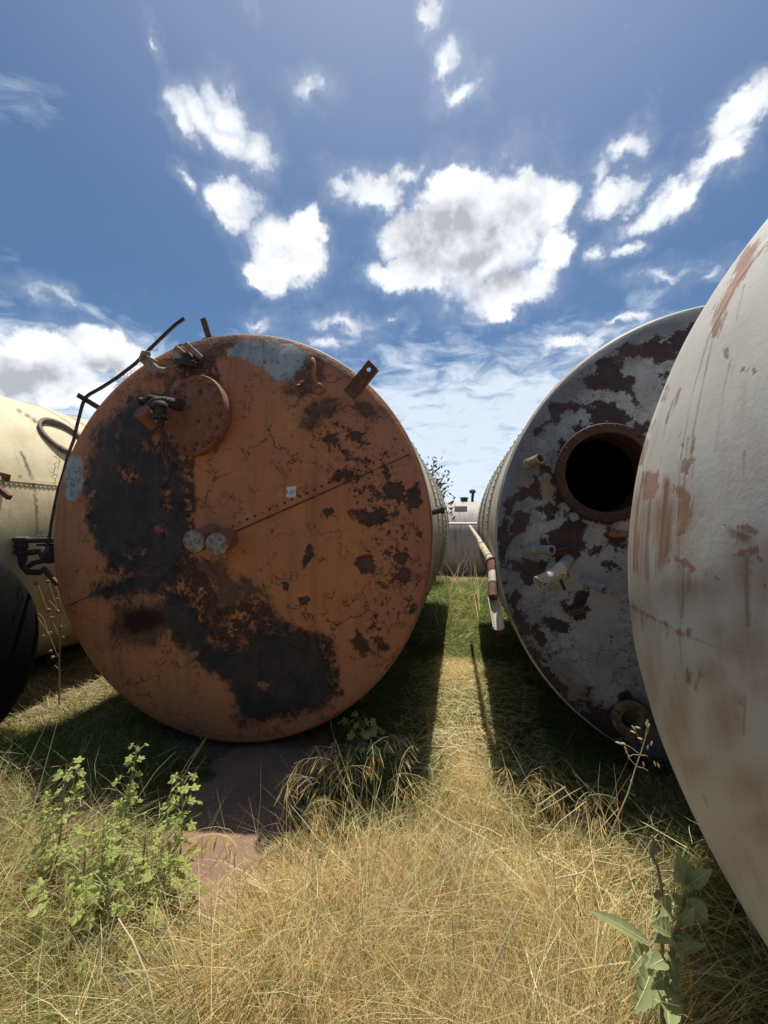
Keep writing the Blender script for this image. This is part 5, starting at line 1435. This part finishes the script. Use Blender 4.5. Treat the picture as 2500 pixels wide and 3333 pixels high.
# oat stalk rising in front of the dark gap beside the white tank
orr = Vector(on_ground(1940, 2900)); oat = thing('wild_oat', orr, 'pale wild oat stalk with white seeds, seen against the dark shade beside the white tank', 'plant')
oq = lambda x, y, d=0: Vector(at(x, y, orr.y + d))
mb = MB(); mb.tube([orr, oq(1975, 2740), oq(2015, 2650), oq(2045, 2580), oq(2070, 2495), oq(2088, 2445), oq(2100, 2405), oq(2108, 2352)], [.003, .0028, .0026, .0024, .002, .0016, .0013, .001], 6)
for l in (((2084, 2456), (2050, 2430), (2015, 2416)), ((2084, 2458), (2100, 2458), (2108, 2462)), ((2072, 2495), (2050, 2470), (2045, 2465)), ((2094, 2425), (2080, 2400), (2063, 2368)), ((2072, 2495), (2095, 2500), (2110, 2510)), ((2084, 2458), (2060, 2456), (2050, 2462)), ((2100, 2400), (2110, 2380), (2110, 2360))):
    mb.tube([oq(*p_) for p_ in l], .0009, 4)
mb.build('stem', M_STRAW, oat)
for (x, y, a_) in ((2012, 2417, 3.0), (2026, 2420, 3.3), (2036, 2436, 2), (2040, 2448, 1.9), (2047, 2464, 1.7), (2062, 2368, 2.3), (2076, 2368, -.2), (2060, 2382, 2.8), (2084, 2404, 2.9), (2108, 2350, 1.5), (2112, 2362, 1.2), (2104, 2358, 1.8), (2109, 2432, 1.4), (2121, 2420, 1.3), (2095, 2488, -1.3), (2132, 2486, -1.3), (2144, 2492, -1.2), (2055, 2545, 2)):
    d = Vector((math.cos(a_), 0, math.sin(a_))); c = oq(x, y, rnd.uniform(-.02, .02)); L_ = .020
    mb = MB(); mb.tube([c - d * L_ / 2, c - d * L_ * .1, c + d * L_ * .25, c + d * L_ / 2], [.0008, .0036, .0028, .0004], 6); mb.build('seed', M_STRAW, oat)

# dry forked stalk
fr = Vector(on_ground(1725, 2880)); fs = thing('dry_stalk', fr, 'bare forked straw stalk standing up in the sunlit grass right of the gap', 'plant')
fq = lambda x, y: Vector(at(x, y, fr.y))
mb = MB(); mb.tube([fr, fq(1735, 2740), fq(1755, 2620), fq(1840, 2560)], [.0042, .0038, .0034, .002], 7); mb.tube([fq(1738, 2700), fq(1770, 2680)], .0015, 5); mb.tube([fq(1752, 2622), fq(1745, 2590)], .002, 5); mb.build('stem', M_STRAW, fs)
for lab, pts in (('long bent straw stem arching over the grass at the lower right', [(1808, 2860), (1900, 2840), (1935, 2800), (2018, 2818), (2080, 2930)]),
                 ('long straight straw stem crossing from the lower centre', [(1560, 3250), (1650, 3050), (1690, 2960)]),
                 ('pale yellow stem with tiny flower lying in the shade at the lower right', [(2250, 3160), (2330, 3175), (2400, 3190), (2500, 3225)]),
                 ('curved olive grass stem rising from the bottom left centre', [(510, 3330), (480, 3180), (430, 3060), (385, 2990)])):
    g0 = Vector(on_ground(pts[0][0], pts[0][1] + 250)); o = thing('dry_stalk', g0, lab, 'plant')
    mb = MB(); mb.tube([g0] + [Vector(at(x, y, g0.y + .02 * i_)) for i_, (x, y) in enumerate(pts)], [.003] + [.0028 - .0003 * i_ for i_ in range(len(pts))], 6); mb.build('stem', M_STRAW, o)
# curled dry leaf stalk next to the weed
g0 = Vector(on_ground(2150, 3420)); o = thing('dry_stalk', g0, 'curled brown withered stalk just left of the broad leaved weed', 'plant')
mb = MB(); mb.tube([g0] + [Vector(at(x, y, g0.y)) for x, y in ((2155, 3100), (2155, 2900), (2140, 2820), (2118, 2780), (2128, 2740), (2122, 2720))], [.005, .0045, .004, .004, .0045, .005, .002], 7)
mb.build('stem', M_STEM, o)
mb = MB(); blade_leaf(mb, at(2120, 2785, g0.y), at(2128, 2735, g0.y), .02, (0, -1, 0), 0); mb.build('withered_leaf', M_STEM, o, autos=False); mb = MB(); blade_leaf(mb, at(2150, 2900, g0.y), at(2132, 2925, g0.y), .03, (0, -1, 0), 0); mb.build('withered_leaf', M_STEM, o, autos=False)

# dry thistle between small black tank and orange tank
tr_ = Vector(on_ground(193, 2310)); this = thing('dry_thistle', tr_, 'leafless dry thistle with small spiky heads standing left of the orange tank', 'plant')
tq = lambda x, y: Vector(at(x, y, tr_.y))
mb = MB(); mb.tube([tr_, tq(192, 2150), tq(195, 2050), tq(198, 1990), tq(190, 1930), tq(178, 1900)], [.008, .006, .005, .004, .003, .002], 7)
for l in (((190, 2140), (165, 2080), (140, 2010), (105, 1980)), ((192, 2070), (155, 1985), (130, 1920), (118, 1880)), ((195, 2010), (180, 1960), (160, 1900), (150, 1895)), ((165, 2080), (150, 2050), (100, 1975)), ((196, 2000), (175, 1970), (160, 1955)), ((194, 2100), (205, 2080)), ((193, 2180), (178, 2165)), ((118, 1890), (90, 1898))):
    mb.tube([tq(*p_) for p_ in l], .0018, 5)
mb.build('stem', M_STEM, this)
for (x, y, r_) in ((190, 1990, .011), (158, 1985, .013), (156, 1893, .013), (118, 1900, .012), (88, 1898, .010), (186, 1950, .010), (170, 2010, .010), (200, 2040, .009), (165, 2060, .010), (142, 2070, .009), (205, 2075, .009), (165, 2120, .012), (172, 2140, .014)):
    mb = MB(); c = tq(x, y); mb.lathe([(.001, -r_), (r_ * .7, -r_ * .6), (r_, 0), (r_ * .6, r_ * .8), (.001, r_)], c, (rnd.gauss(0, .4), 0, 1), 8)
    for k in range(10):
        d = Vector((rnd.gauss(0, 1), rnd.gauss(0, 1), rnd.gauss(0, 1))).normalized(); mb.tube([c + d * r_ * .8, c + d * r_ * 1.9], [.0012, .0003], 4)
    mb.build('thistle_head', M_THIS, this)

# small tree beyond the orange tank
def tree(cx, cy, h, sp, label, seed, n_br=9):
    R_ = random.Random(seed); root = Vector((cx, cy, .15)); o = thing('tree', root, label, 'tree')
    tk = MB(); cr_ = MB(); tk.tube([root, root + Vector((.05, 0, h * .4)), root + Vector((0, .1, h * .8))], [.10, .07, .03], 8)
    for k in range(n_br):
        s0 = root + Vector((0, 0, h * R_.uniform(.4, .8))); a_ = R_.uniform(0, 2 * PI); e_ = s0 + Vector((math.cos(a_) * sp * R_.uniform(.4, 1), math.sin(a_) * sp * .6, h * R_.uniform(.1, .38)))
        tk.tube([s0, s0.lerp(e_, .5) + Vector((0, 0, .05)), e_], [.03, .018, .006], 5)
        for q in range(70):
            u = R_.uniform(.35, 1.08); c = s0.lerp(e_, u) + Vector((R_.gauss(0, .10), R_.gauss(0, .10), R_.gauss(0, .09)))
            n = Vector((R_.gauss(0, 1), R_.gauss(0, 1), R_.gauss(0, 1))).normalized(); x = n.orthogonal().normalized(); y = n.cross(x); L_ = R_.uniform(.03, .065)
            cr_.add([tuple(c - x * L_), tuple(c + y * L_ * .4), tuple(c + x * L_), tuple(c - y * L_ * .4)], [(0, 1, 2, 3)])
    tk.build('trunk', M_STEM, o); cr_.build('crown', M_TREE, o, smooth=False)
tb = at(1425, 1600, 9.0); tree(tb[0] - .15, 9.0, 2.15, .55, 'small leafy tree showing just above the right flank of the orange tank', 5, 12)
